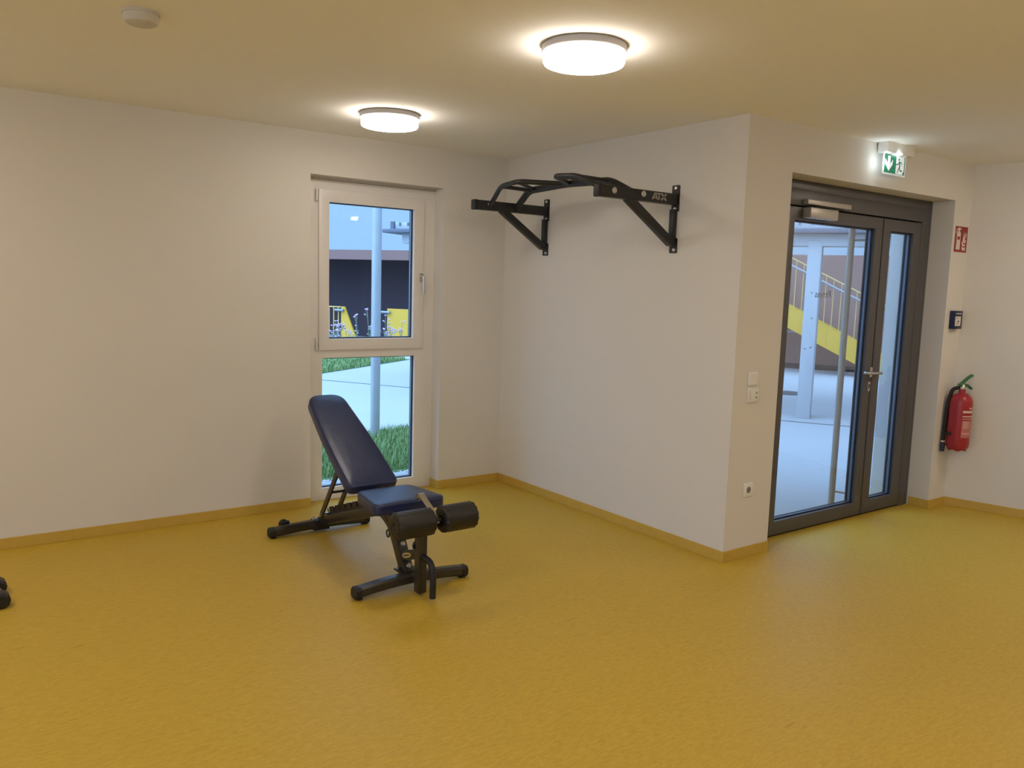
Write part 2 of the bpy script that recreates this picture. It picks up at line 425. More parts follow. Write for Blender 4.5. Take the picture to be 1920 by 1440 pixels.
# ------------------------------------------------------------------ window
YW = 5.52
win = thing('window_1', (WX0, YW, 0), 'tall white framed window with an opening sash above a fixed pane', 'window', kind='structure')
bm = bmesh.new()
GX0, GX1, LZ0, LZ1 = 2.320, 3.074, 0.090, 1.046
ring(bm, WX0, WX1, 0, WZ1, GX0, GX1, LZ0, 2.20, YW, YW + 0.075)
box(bm, GX0 - 0.002, GX1 + 0.002, YW + 0.0005, YW + 0.0745, LZ1, 1.14)
obj('window_frame', bm, 'pvc', win)
# slot of the roller-shutter box above
obj('shutter_slot', one(box, WX0 + 0.002, WX1 - 0.002, YW - 0.004, YW + 0.001, 2.300, 2.306), 'logo', win)
bm = bmesh.new()
for x0, x1, z0, z1 in ((GX0, GX0 + 0.008, LZ0, LZ1), (GX1 - 0.008, GX1, LZ0, LZ1), (GX0, GX1, LZ0, LZ0 + 0.008), (GX0, GX1, LZ1 - 0.006, LZ1)):
    box(bm, x0, x1, YW + 0.024, YW + 0.034, z0, z1); box(bm, x0, x1, YW + 0.048, YW + 0.060, z0, z1)
obj('seal', bm, 'seal', win)
obj('spacer', one(ring, GX0, GX1, LZ0, LZ1, GX0 + 0.010, GX1 - 0.010, LZ0 + 0.008, LZ1 - 0.006, YW + 0.036, YW + 0.047, 0), 'spacer', win, smooth=False)
obj('glass_pane', one(box, GX0, GX1, YW + 0.030, YW + 0.034, LZ0, LZ1), 'glass', win, smooth=False)
bm = bmesh.new()
SX0, SX1, SZ0, SZ1 = 2.287, 3.132, 1.104, 2.234
AX0, AX1, AZ0, AZ1 = 2.365, 3.046, 1.186, 2.150
YS0 = YW - 0.016
ring(bm, SX0, SX1, SZ0, SZ1, AX0, AX1, AZ0, AZ1, YS0, YW + 0.05, 0.004)
sash = obj('sash', bm, 'pvc', win)
bm = bmesh.new()
for x0, x1, z0, z1 in ((AX0, AX0 + 0.008, AZ0, AZ1), (AX1 - 0.008, AX1, AZ0, AZ1), (AX0, AX1, AZ0, AZ0 + 0.008), (AX0, AX1, AZ1 - 0.006, AZ1)):
    box(bm, x0, x1, YW + 0.012, YW + 0.022, z0, z1); box(bm, x0, x1, YW + 0.036, YW + 0.049, z0, z1)
obj('seal', bm, 'seal', sash)
obj('spacer', one(ring, AX0, AX1, AZ0, AZ1, AX0 + 0.010, AX1 - 0.010, AZ0 + 0.008, AZ1 - 0.006, YW + 0.024, YW + 0.035, 0), 'spacer', sash, smooth=False)
obj('glass_pane', one(box, AX0, AX1, YW + 0.018, YW + 0.022, AZ0, AZ1), 'glass', sash, smooth=False)
bm = bmesh.new()
box(bm, 3.094, 3.122, YS0 - 0.010, YS0, 1.61, 1.675, 0.004)
tube(bm, smooth_path([(3.108, YS0 - 0.008, 1.652), (3.108, YS0 - 0.045, 1.652), (3.110, YS0 - 0.048, 1.520)], 0.02), 0.0095)
obj('handle', bm, 'silver', sash)
for z0, z1 in ((2.150, 2.234), (1.108, 1.196)):
    bm = bmesh.new(); lathe(bm, [(0, 0), (0.008, 0.001), (0.009, 0.004), (0.009, z1 - z0 - 0.004), (0.008, z1 - z0), (0, z1 - z0)], (2.272, YW - 0.012, z0), (0, 0, 1), 14)
    obj('hinge', bm, 'white_plastic', win)
obj('window_sill', one(box, WX0, WX1, YW + 0.075, YL + TH + 0.05, -0.04, 0.03, 0.004), 'silver_paint', win)

# ------------------------------------------------------------------ door
YF = 3.216
door = thing('door_1', (DX0, YF, 0), 'grey aluminium double door with one wide and one narrow glass leaf', 'door', kind='structure')
bm = bmesh.new()
box(bm, DX0, 4.30, YF + 0.006, YF + 0.09, 0, DZ1, 0.002); box(bm, 6.150, DX1, YF + 0.006, YF + 0.09, 0, DZ1, 0.002)
box(bm, 4.30, 6.150, YF + 0.006, YF + 0.09, 2.262, DZ1, 0.002)
box(bm, 4.30, 4.392, YF, YF + 0.085, 0, 2.262, 0.003); box(bm, 6.056, 6.150, YF, YF + 0.085, 0, 2.262, 0.003)
box(bm, 4.392, 6.056, YF, YF + 0.085, 2.164, 2.262, 0.003)
obj('door_frame', bm, 'anth', door)
bm = bmesh.new(); box(bm, 4.392, 6.056, YF + 0.012, YF + 0.075, 0.0, 0.012); box(bm, 4.392, 6.056, YF + 0.045, YF + 0.075, 2.150, 2.165)
box(bm, 5.525, 5.537, YF + 0.045, YF + 0.06, 0.01, 2.16)
obj('threshold_gap_shade', bm, 'anth_dark', door)  # dark threshold, plus near-black strips standing in for shade in the leaf gaps
def leaf(x0, x1, g0, g1, gz0, gz1):
    bm = bmesh.new(); z0, z1 = 0.016, 2.152; ya, yb = YF - 0.004, YF + 0.072
    ring(bm, x0, x1, z0, z1, g0, g1, gz0, gz1, ya, yb)
    lf = obj('door_leaf', bm, 'anth', door)
    bm = bmesh.new(); s = bmesh.new()
    for (a, b, c, d) in ((g0, g0 + 0.012, gz0, gz1), (g1 - 0.012, g1, gz0, gz1), (g0, g1, gz0, gz0 + 0.010), (g0, g1, gz1 - 0.010, gz1)):
        box(bm, a, b, YF + 0.018, YF + 0.028, c, d); box(bm, a, b, YF + 0.050, YF + 0.060, c, d)
    for (a, b, c, d) in ((g0, g0 + 0.007, gz0, gz1), (g1 - 0.007, g1, gz0, gz1), (g0, g1, gz0, gz0 + 0.006), (g0, g1, gz1 - 0.006, gz1)):
        box(s, a, b, YF + 0.030, YF + 0.048, c, d)
    obj('seal', bm, 'seal', lf); obj('spacer', s, 'spacer', lf)
    g = bmesh.new(); box(g, g0, g1, YF + 0.028, YF + 0.032, gz0, gz1)
    obj('glass_pane', g, 'glass', lf, smooth=False)
    return lf
wide = leaf(4.398, 5.524, 4.506, 5.436, 0.107, 2.074)
narrow = leaf(5.538, 6.044, 5.633, 5.946, 0.107, 2.072)
YH = YF - 0.004
bm = bmesh.new()
prism(bm, round_poly([(-0.016, -0.037), (0.016, -0.037), (0.016, 0.037), (-0.016, 0.037)], 0.015), (5.506, YH, 1.064), (1, 0, 0), (0, 0, 1), (0, -1, 0), 0, 0.010)
tube(bm, [(5.506, YH - 0.008, 1.062), (5.506, YH - 0.055, 1.062)], 0.010)
tube(bm, smooth_path([(5.580, YH - 0.020, 1.058), (5.575, YH - 0.053, 1.059), (5.506, YH - 0.058, 1.061), (5.388, YH - 0.056, 1.065), (5.386, YH - 0.03, 1.065)], 0.018), 0.0105)
obj('handle', bm, 'silver', wide)
bm = bmesh.new(); prism(bm, round_poly([(-0.016, -0.036), (0.016, -0.036), (0.016, 0.036), (-0.016, 0.036)], 0.016), (5.494, YH, 0.962), (1, 0, 0), (0, 0, 1), (0, -1, 0), 0, 0.010)
lk = obj('lock_plate', bm, 'silver', wide)
bm = bmesh.new(); lathe(bm, [(0, 0.010), (0.008, 0.010), (0.008, 0.013), (0, 0.013)], (5.494, YH, 0.970), (0, -1, 0), 16)
box(bm, 5.490, 5.498, YH - 0.012, YH - 0.009, 0.945, 0.966)
obj('key_hole', bm, 'ink', wide)
bm = bmesh.new(); tube(bm, [(5.435, 3.392, 0.055), (5.435, 3.392, 2.085)], 0.023, 20)
for z in (0.16, 2.00): tube(bm, [(5.435, 3.392, z), (5.47, YF + 0.07, z)], 0.009)
obj('pull_bar', bm, 'silver_paint', wide)
# closer
bm = bmesh.new(); box(bm, 4.585, 5.068, YF - 0.036, YF, 2.172, 2.204, 0.003)
obj('closer_rail', bm, 'silver_paint', door)
bm = bmesh.new(); box(bm, 4.578, 4.879, YF - 0.066, YH, 2.086, 2.152, 0.006)
cb = obj('closer_body', bm, 'silver_paint', wide)
bm = bmesh.new(); bar(bm, (4.66, YF - 0.045, 2.160), (4.98, YF - 0.026, 2.168), 0.016, 0.008); tube(bm, [(4.66, YF - 0.045, 2.15), (4.66, YF - 0.045, 2.165)], 0.010)
obj('closer_arm', bm, 'anth_dark', wide)
# lettering on the outside of the glass, read from outside
bm = text_bm('Fitness', 0.066, frame4((4.922, YF + 0.0335, 1.606), (-1, 0, 0), (0, 0, 1)), 0.0004)
obj('lettering', bm, 'ink', wide, smooth=False)

# ------------------------------------------------------------------ ceiling lights and smoke detector
def make_light(x, y, label):
    t = thing('ceiling_light', (x, y, H), label, 'lamp', group='round ceiling lights')
    bm = bmesh.new(); lathe(bm, [(0, 0), (0.172, 0), (0.177, -0.003), (0.177, -0.027), (0.174, -0.030), (0, -0.030)], (x, y, H), seg=64); obj('base', bm, 'lamp_ring', t)
    bm = bmesh.new(); lathe(bm, [(0, -0.0305), (0.163, -0.0305), (0.168, -0.032), (0.170, -0.036), (0.170, -0.066), (0.166, -0.075), (0.155, -0.079), (0, -0.080)], (x, y, H), seg=64); obj('diffuser', bm, 'lamp', t)
    return t
L1 = make_light(2.285, 2.705, 'larger looking round lit lamp, the one nearer the viewer on the ceiling')
def copy_thing(o, loc, label):
    c = o.copy(); COL.objects.link(c); c.location = loc; c['label'] = label
    for ch in list(o.children):
        d = ch.copy(); COL.objects.link(d); d.parent = c
    return c
copy_thing(L1, (2.325, 4.525, H), 'smaller looking round lit lamp, on the ceiling above the window')
bright = [c for c in L1.children if c.name.startswith('diffuser')][0].data.copy(); bright.materials[0] = M['lamp_added']
for x, y in ((2.30, 0.80), (5.85, 1.50), (-0.90, 2.65), (-0.90, 4.55), (-0.90, 0.75), (5.55, -0.60), (2.3, -1.3), (-0.9, -1.3)):  # unseen lamps added outside the view to brighten the room
    c = copy_thing(L1, (x, y, H), 'added unseen ceiling lamp that brightens the room')
    for d in c.children:
        if d.name.startswith('diffuser'): d.data = bright

sd = thing('smoke_detector', (0.735, 3.50, H), 'white round smoke detector on the ceiling at upper left', 'smoke detector')
bm = bmesh.new(); lathe(bm, [(0, 0), (0.066, 0), (0.068, -0.004), (0.068, -0.012), (0, -0.012)], (0.735, 3.50, H), seg=40); obj('base', bm, 'detector', sd)
bm = bmesh.new(); lathe(bm, [(0, -0.012), (0.064, -0.012), (0.064, -0.030), (0.058, -0.042), (0.045, -0.048), (0.0, -0.050)], (0.735, 3.50, H), seg=40); obj('cover', bm, 'detector', sd)
bm = bmesh.new(); lathe(bm, [(0, 0), (0.006, 0), (0.006, -0.004), (0, -0.005)], (0.752, 3.475, H - 0.0485), seg=14); obj('test_button', bm, 'silver', sd)

# ------------------------------------------------------------------ exit sign
ex = thing('exit_sign', (5.10, 3.04, H), 'green emergency exit sign with down arrow and running figure above the door', 'exit sign')
bm = bmesh.new(); box(bm, 5.100, 5.425, 2.976, 3.048, H - 0.066, H, 0.003); obj('housing', bm, 'white_plastic', ex)
PX0, PX1, PZ0, PZ1, PY = 5.092, 5.366, 2.398, 2.536, 2.997
pn = obj('sign_panel', one(box, PX0, PX1, PY, PY + 0.006, PZ0, PZ1, 0.002), 'panel', ex)
def flat(name, pts, o, exv, eyv, ezv, h0, h1, m, parent):
    bm = bmesh.new(); prism(bm, pts, o, exv, eyv, ezv, h0, h1); return obj(name, bm, m, parent, smooth=False)
def ef(name, pts, h0, h1, m):
    return flat(name, pts, (PX0, PY, PZ0), (1, 0, 0), (0, 0, 1), (0, -1, 0), h0, h1, m, pn)
ef('green_field', [(0.013, 0.010), (0.262, 0.010), (0.262, 0.128), (0.013, 0.128)], 0.0002, 0.0008, 'green_sign')
ef('arrow', [(0.066, 0.022), (0.110, 0.066), (0.110, 0.098), (0.082, 0.070), (0.082, 0.118), (0.051, 0.118), (0.051, 0.070), (0.022, 0.098), (0.022, 0.066)], 0.0008, 0.0013, 'pict')
ef('door_pictogram', [(0.152, 0.012), (0.250, 0.012), (0.250, 0.126), (0.152, 0.126)], 0.0008, 0.0013, 'pict')
bm = bmesh.new()
def ep(pts): prism(bm, pts, (PX0, PY, PZ0), (1, 0, 0), (0, 0, 1), (0, -1, 0), 0.0013, 0.0018)
def stroke(a, b, w):
    a = Vector(a); b = Vector(b); d = (b - a).normalized(); n = Vector((-d.y, d.x)) * w / 2
    ep([tuple(a - n), tuple(b - n), tuple(b + n), tuple(a + n)])
ep([(0.186 + 0.008 * cos(2 * pi * k / 12), 0.106 + 0.008 * sin(2 * pi * k / 12)) for k in range(12)])
stroke((0.150, 0.070), (0.178, 0.076), 0.007); stroke((0.176, 0.074), (0.192, 0.092), 0.008); stroke((0.190, 0.091), (0.216, 0.088), 0.007); stroke((0.215, 0.089), (0.224, 0.074), 0.006)
stroke((0.192, 0.090), (0.197, 0.056), 0.013); stroke((0.196, 0.060), (0.204, 0.036), 0.009); stroke((0.202, 0.036), (0.230, 0.036), 0.009)
stroke((0.194, 0.058), (0.180, 0.036), 0.009); stroke((0.181, 0.038), (0.172, 0.018), 0.008); stroke((0.244, 0.012), (0.244, 0.030), 0.012)
obj('running_figure', bm, 'green_sign', pn, smooth=False)
bm = bmesh.new(); lathe(bm, [(0.0, 0.0), (0.030, 0.0), (0.026, -0.006), (0.012, -0.010), (0, -0.011)], (5.235, 2.984, H - 0.066), seg=20)
obj('led', bm, 'led', ex)
ld = bpy.data.lights.new('exit_sign_glow', 'POINT'); ld.energy = 0.55; ld.color = (0.80, 0.95, 1.0); ld.shadow_soft_size = 0.03
lo = bpy.data.objects.new('exit_sign_glow', ld); COL.objects.link(lo); lo.parent = ex; lo.location = Vector((5.092, 2.988, 2.468)) - ex.location

# ------------------------------------------------------------------ fire extinguisher sign
fs = thing('fire_extinguisher_sign', (6.22, YD, 1.95), 'red square sign with white extinguisher and flames on the wall', 'sign')
bd = obj('sign_plate', one(box, 6.222, 6.418, YD - 0.003, YD, 1.948, 2.144, 0.0008), 'sign_white', fs)
def ff(name, polys, h0, h1, m):
    bm = bmesh.new()
    for pts in polys: prism(bm, [(x * 0.2, y * 0.2) for x, y in pts], (6.220, YD - 0.003, 1.946), (1, 0, 0), (0, 0, 1), (0, -1, 0), h0, h1)
    return obj(name, bm, m, bd, smooth=False)
ff('red_field', [[(0.03, 0.03), (0.97, 0.03), (0.97, 0.97), (0.03, 0.97)]], 0.0001, 0.0006, 'red_sign')
ff('extinguisher_pictogram', [
    [(0.17, 0.12), (0.45, 0.12), (0.45, 0.48), (0.17, 0.48)],
    [(0.17, 0.60), (0.45, 0.60), (0.45, 0.70), (0.40, 0.78), (0.22, 0.78), (0.17, 0.70)],
    [(0.17, 0.48), (0.22, 0.48), (0.22, 0.60), (0.17, 0.60)], [(0.41, 0.48), (0.45, 0.48), (0.45, 0.60), (0.41, 0.60)],
    [(0.26, 0.78), (0.36, 0.78), (0.36, 0.86), (0.26, 0.86)],
    [(0.10, 0.70), (0.14, 0.70), (0.16, 0.80), (0.26, 0.86), (0.42, 0.84), (0.46, 0.90), (0.30, 0.93), (0.18, 0.88), (0.11, 0.81)]], 0.0006, 0.0011, 'sign_white')
ff('flame_pictogram', [
    [(0.66, 0.10), (0.84, 0.10), (0.88, 0.24), (0.78, 0.20), (0.66, 0.22), (0.60, 0.26), (0.60, 0.18)],
    [(0.60, 0.30), (0.70, 0.24), (0.84, 0.28), (0.86, 0.34), (0.72, 0.32), (0.60, 0.44), (0.56, 0.42)],
    [(0.64, 0.44), (0.74, 0.36), (0.86, 0.40), (0.87, 0.50), (0.76, 0.50), (0.68, 0.62), (0.64, 0.56)],
    [(0.70, 0.56), (0.78, 0.52), (0.86, 0.56), (0.80, 0.58), (0.74, 0.66), (0.70, 0.78), (0.67, 0.68)],
    [(0.80, 0.62), (0.86, 0.60), (0.90, 0.66), (0.86, 0.74), (0.82, 0.78)]], 0.0006, 0.0011, 'sign_white')

# ------------------------------------------------------------------ blue wall box
bb = thing('door_release_box', (6.262, YD, 1.378), 'small dark blue release box with a white label on the wall', 'wall box')
bx = obj('casing', one(box, 6.262, 6.378, YD - 0.042, YD, 1.380, 1.515, 0.004), 'blue_box', bb)
bm = bmesh.new(); box(bm, 6.268, 6.350, YD - 0.0432, YD - 0.0420, 1.403, 1.474); obj('white_label', bm, 'sign_white', bb)
bm = bmesh.new(); prism(bm, [(-0.012, 0.0), (0.012, 0.006), (0.012, -0.004), (-0.006, -0.012)], (6.312, YD - 0.0432, 1.438), (1, 0, 0), (0, 0, 1), (0, -1, 0), 0, 0.0004)
obj('label_arrow', bm, 'ink', bb, smooth=False)
bm = bmesh.new()
for x0, z0, w in ((6.275, 1.462, 0.05), (6.275, 1.454, 0.038), (6.277, 1.420, 0.050), (6.277, 1.412, 0.036)): box(bm, x0, x0 + w, YD - 0.0436, YD - 0.0431, z0, z0 + 0.003)
obj('label_print', bm, 'logo', bb, smooth=False)
bm = bmesh.new()
for k, w in enumerate((0.012, 0.009, 0.013, 0.008, 0.012, 0.010)): box(bm, 6.276 + k * 0.0145, 6.276 + k * 0.0145 + w, YD - 0.0426, YD - 0.0418, 1.491, 1.499)
obj('caption', bm, 'sign_white', bb, smooth=False)

# ------------------------------------------------------------------ fire extinguisher
EX, EY = 6.345, 2.951
fe = thing('fire_extinguisher', (EX, EY, 0.452), 'red fire extinguisher with black hose hanging beside the door', 'fire extinguisher')
def scal(t, r, h): return r
bm = bmesh.new()
lathe(bm, [(0, 0.478), (0.066, 0.478), (0.076, 0.492), (0.080, 0.515), (0.080, 0.815), (0.078, 0.840), (0.070, 0.866), (0.054, 0.886), (0.034, 0.897), (0.024, 0.903), (0.023, 0.930), (0, 0.930)], (EX, EY, 0), seg=48)
obj('cylinder', bm, 'red', fe)
bm = bmesh.new(); n = 48
pr_ = []
for j in range(n):
    t = 2 * pi * j / n; zz = 0.462 + 0.009 * (0.5 + 0.5 * cos(6 * t))
    pr_.append((EX + 0.064 * cos(t), EY + 0.064 * sin(t), zz))
top = [bm.verts.new((EX + 0.070 * cos(2 * pi * j / n), EY + 0.070 * sin(2 * pi * j / n), 0.492)) for j in range(n)]
bot = [bm.verts.new(p) for p in pr_]
for j in range(n): bm.faces.new((top[j], top[(j + 1) % n], bot[(j + 1) % n], bot[j]))
bm.faces.new(top)
obj('foot_ring', bm, 'red', fe)
bm = bmesh.new(); lathe(bm, [(0, 0.926), (0.021, 0.926), (0.024, 0.932), (0.024, 0.946), (0.018, 0.954), (0.015, 0.970), (0, 0.970)], (EX, EY, 0), seg=20); box(bm, EX - 0.005, EX + 0.040, EY - 0.012, EY + 0.012, 0.936, 0.950, 0.003)
obj('valve', bm, 'silver', fe)
hx = Vector((0.93, -0.36, 0))
def hp(a, z): return (EX + hx.x * a, EY + hx.y * a, z)
bm = bmesh.new()
sweep(bm, smooth_path([hp(-0.030, 0.958), hp(0.0, 0.982), hp(0.045, 1.018), hp(0.080, 1.036)], 0.02), [(-0.012, -0.007), (0.012, -0.007), (0.012, 0.007), (-0.012, 0.007)])
obj('upper_lever', bm, 'green', fe)
bm = bmesh.new()
sweep(bm, smooth_path([hp(-0.026, 0.960), hp(0.012, 0.968), hp(0.048, 0.958), hp(0.082, 0.932)], 0.02), [(-0.012, -0.006), (0.012, -0.006), (0.012, 0.006), (-0.012, 0.006)])
obj('lower_lever', bm, 'green', fe)
bm = bmesh.new(); tube(bm, [Vector(hp(-0.040 + 0.013 * cos(2 * pi * k / 16), 0.968 + 0.013 * sin(2 * pi * k / 16))) for k in range(17)], 0.0022, 8, caps=False)
obj('safety_pin', bm, 'silver', fe)
HX, HY = EX - 0.050, EY + 0.079
bm = bmesh.new()
hose = smooth_path([(EX - 0.012, EY + 0.012, 0.944), (EX - 0.040, EY + 0.052, 0.928), (HX + 0.004, HY - 0.006, 0.840), (HX, HY, 0.70), (HX - 0.006, HY + 0.002, 0.53)], 0.06, 8)
tube(bm, hose, 0.0135, 14); obj('hose', bm, 'rubber', fe)
bm = bmesh.new(); tube(bm, [(HX - 0.006, HY + 0.002, 0.530), (HX - 0.006, HY + 0.002, 0.518)], 0.0155, 14); obj('nozzle_band', bm, 'sign_white', fe)
bm = bmesh.new(); tube(bm, [(HX - 0.006, HY + 0.002, 0.518), (HX - 0.006, HY + 0.002, 0.500), (HX - 0.006, HY + 0.002, 0.445)], [0.014, 0.017, 0.0165], 14); obj('nozzle', bm, 'hose_tip', fe)
bm = bmesh.new(); tube(bm, [(HX - 0.016, HY - 0.002, 0.585), (EX - 0.066, EY + 0.030, 0.592)], 0.010, 10); lathe(bm, [(0, 0), (0.014, 0), (0.014, 0.014), (0.008, 0.020), (0, 0.020)], (EX - 0.074, EY + 0.026, 0.592), (-0.94, 0.33, 0), 14)
obj('hose_clip', bm, 'rubber', fe)
def patch(name, a0, a1, z0, z1, m, off=0.0012):
    bm = bmesh.new(); K = 12
    for k in range(K):
        t0 = radians(a0 + (a1 - a0) * k / K); t1 = radians(a0 + (a1 - a0) * (k + 1) / K)
        r = 0.080 + off
        q = [bm.verts.new((EX + r * cos(t), EY + r * sin(t), z)) for t, z in ((t0, z0), (t1, z0), (t1, z1), (t0, z1))]
        bm.faces.new(q)
    bmesh.ops.remove_doubles(bm, verts=bm.verts, dist=1e-5)
    return bm
def label(name, rects, m, off):
    bm = bmesh.new()
    for r in rects:
        b2 = patch('', *r, m, off); me = bpy.data.meshes.new('t'); b2.to_mesh(me); b2.free(); bm.from_mesh(me); bpy.data.meshes.remove(me)
    o = obj(name, bm, m, fe); return o
A0, A1 = -142, -50
label('label', [(A0, A1, 0.570, 0.700)], 'label_pink', 0.0008)
rows = [(A0, A1, 0.7585, 0.775), (A0, A1, 0.728, 0.736), (A0, A1, 0.712, 0.716)]
for k, (a, b) in enumerate(((-108, -96), (-92, -86), (-80, -62), (-60, -44))): rows.append((a, b, 0.788, 0.799))
for k in range(7): rows.append((A0 + 6, A0 + 6 + random.uniform(24, 62), 0.690 - k * 0.008, 0.6925 - k * 0.008))
rows += [(-84, -62, 0.612, 0.634), (A0 + 4, -90, 0.604, 0.607), (A0 + 4, -88, 0.596, 0.599), (-72, -40, 0.572, 0.577)]
label('label_print', rows, 'label_white', 0.0014)
bm = bmesh.new(); obox(bm, (EX + 0.088, EY + 0.022, 0.78), (0.97, 0.243, 0), RD, (0, 0, 1), 0.022, 0.05, 0.22, 0.003)
obj('wall_bracket', bm, 'black_steel', fe)

# ------------------------------------------------------------------ switches and socket on the door wall
sw = thing('light_switch', (3.982, YD, 1.098), 'white wall switch, the upper of two plates left of the door', 'switch')
obj('plate', one(box, 3.941, 4.021, YD - 0.009, YD, 1.057, 1.139, 0.002), 'white_plastic', sw)
bm = bmesh.new(); prism(bm, [(0.006, 0.006), (0.075, 0.006), (0.075, 0.070), (0.006, 0.070)], (3.941, YD - 0.009, 1.057), (1, 0, 0), (0, 0, 1), (0, -1, 0), 0, 0.004)
for v in bm.verts:
    if v.co.z > 1.10 and v.co.y < YD - 0.010: v.co.y -= 0.004
obj('rocker', bm, 'white_plastic', sw)
ct = thing('control_plate', (3.99, YD, 0.998), 'white control plate with small dark buttons under the wall switch', 'switch')
obj('plate', one(box, 3.945, 4.042, YD - 0.009, YD, 0.956, 1.043, 0.002), 'white_plastic', ct)
bm = bmesh.new(); box(bm, 3.955, 3.963, YD - 0.0105, YD - 0.009, 0.972, 1.028); obj('edge_strip', bm, 'label_white', ct)
for z in (1.012, 0.985):
    bm = bmesh.new(); box(bm, 4.012, 4.024, YD - 0.012, YD - 0.009, z - 0.006, z + 0.006, 0.001); obj('button', bm, 'logo', ct)
so = thing('wall_socket', (4.005, YD, 0.421), 'white power socket low on the wall left of the door', 'socket')
bm = bmesh.new(); box(bm, 3.962, 4.046, YD - 0.009, YD, 0.379, 0.463, 0.002); obj('plate', bm, 'white_plastic', so)
bm = bmesh.new(); lathe(bm, [(0.020, 0.009), (0.022, 0.009), (0.022, 0.0105), (0.020, 0.0105), (0.020, 0.009)], (4.004, YD, 0.421), (0, -1, 0), 28, caps=False)
obj('ring', bm, 'white_plastic', so)
bm = bmesh.new(); lathe(bm, [(0, 0.009), (0.020, 0.009), (0.020, 0.0096), (0, 0.0096)], (4.004, YD, 0.421), (0, -1, 0), 28); obj('recess', bm, 'recess_grey', so)
for dx in (-0.0095, 0.0095):
    bm = bmesh.new(); lathe(bm, [(0, 0.0096), (0.003, 0.0096), (0.003, 0.0102), (0, 0.0102)], (4.004 + dx, YD, 0.421), (0, -1, 0), 10); obj('pin_hole', bm, 'ink', so)

# ------------------------------------------------------------------ pull-up bar
pu = thing('pull_up_bar', (XB, 4.224, 2.165), 'black multi-grip pull-up bar bolted to the white wall', 'pull-up bar')
def bracket(yc, outer):
    """outer: +1 / -1 side that carries the visible bolt heads"""
    bm = bmesh.new(); t = 0.03
    box(bm, 3.180, XB - 0.008, yc - 0.024, yc + 0.024, 2.126, 2.192, 0.004)
    # brace, a square tube between the arm and the foot of the plate
    bar(bm, (3.395, yc, 2.140), (3.782, yc, 1.893), 0.046, 0.046, (0, 0, 1), 0.003)
    # upright tube between the plates
    box(bm, XB - 0.034, XB - 0.006, yc - 0.020, yc + 0.020, 1.90, 2.10, 0.002)
    br = obj('bracket', bm, 'black_steel', pu)
    o = (XB - 0.001, yc, 0)
    for z0, z1 in ((2.088, 2.247), (1.834, 1.925)):
        bm = bmesh.new(); prism(bm, round_poly([(-0.030, z0), (0.030, z0), (0.030, z1), (-0.030, z1)], 0.008), o, (0, 1, 0), (0, 0, 1), (-1, 0, 0), 0, 0.007)
        obj('wall_plate', bm, 'black_steel', br)
    bm = bmesh.new(); box(bm, 3.152, 3.182, yc - 0.026, yc + 0.026, 2.124, 2.194, 0.006); obj('end_cap', bm, 'rubber', br)
    for z in (2.228, 2.102, 1.853):
        bm = bmesh.new(); lathe(bm, [(0, 0.007), (0.012, 0.007), (0.012, 0.012), (0.009, 0.017), (0, 0.018)], (XB, yc - (0.004 if z != 1.853 else 0.012), z), (-1, 0, 0), 14); obj('anchor_bolt', bm, 'silver', br)
    rr = 0.018 if outer else 0.011
    for x in (3.272, 3.507):
        bm = bmesh.new(); lathe(bm, [(0, 0), (rr, 0), (rr, 0.003), (rr * 0.62, 0.004), (rr * 0.58, 0.009), (rr * 0.3, 0.010), (0, 0.009)], (x, yc - 0.024, 2.167), (0, -1, 0), 20)
        obj('bolt', bm, 'silver', br)
    return br
br_r = bracket(3.581, True); br_l = bracket(4.868, False)
bm = bmesh.new()
def lt(a, b, w=0.0105):
    a = Vector(a); b = Vector(b); d = (b - a).normalized(); n = Vector((-d.y, d.x)) * w / 2
    prism(bm, [tuple(a - n), tuple(b - n), tuple(b + n), tuple(a + n)], (3.577, 3.581 - 0.0242, 2.143), (1, 0, 0), (0, 0, 1), (0, -1, 0), 0, 0.0006)
lt((0.004, 0.0), (0.026, 0.040)); lt((0.026, 0.040), (0.048, 0.0)); lt((0.014, 0.011), (0.040, 0.011), 0.008)
lt((0.034, 0.036), (0.076, 0.036), 0.009); lt((0.060, 0.036), (0.060, 0.0))
lt((0.080, 0.0), (0.122, 0.040), 0.0115); lt((0.080, 0.040), (0.122, 0.0), 0.0115)
obj('logo', bm, 'logo', br_r, smooth=False)
MY = 4.2245
def mir(p): return (p[0], 2 * MY - p[1], p[2])
RT = 0.0165
for s in (0, 1):
    f = (lambda p: p) if s == 0 else mir
    bm = bmesh.new()
    pts = [f(p) for p in ((3.285, 4.845, 2.160), (3.218, 4.625, 2.268), (3.206, 4.415, 2.282), (3.455, 4.255 if s == 0 else 4.255, 2.277))]
    tube(bm, smooth_path(pts, 0.055, 7), RT, 14)
    obj('front_grip', bm, 'black_steel', pu)
    bm = bmesh.new(); tube(bm, [f((3.222, 4.615, 2.266)), f((3.462, 4.615, 2.262))], 0.0135, 12); obj('cross_grip', bm, 'black_steel', pu)
    bm = bmesh.new(); tube(bm, [f((3.210, 4.425, 2.279)), f((3.460, 4.580, 2.268))], 0.0120, 12); obj('cross_grip', bm, 'black_steel', pu)
bm = bmesh.new()
tube(bm, smooth_path([(3.512, 4.845, 2.158), (3.468, 4.640, 2.262), (3.462, MY, 2.274), (3.468, 2 * MY - 4.640, 2.262), (3.512, 3.604, 2.158)], 0.06, 7), 0.0235, 16)
obj('rear_grip', bm, 'black_steel', pu)

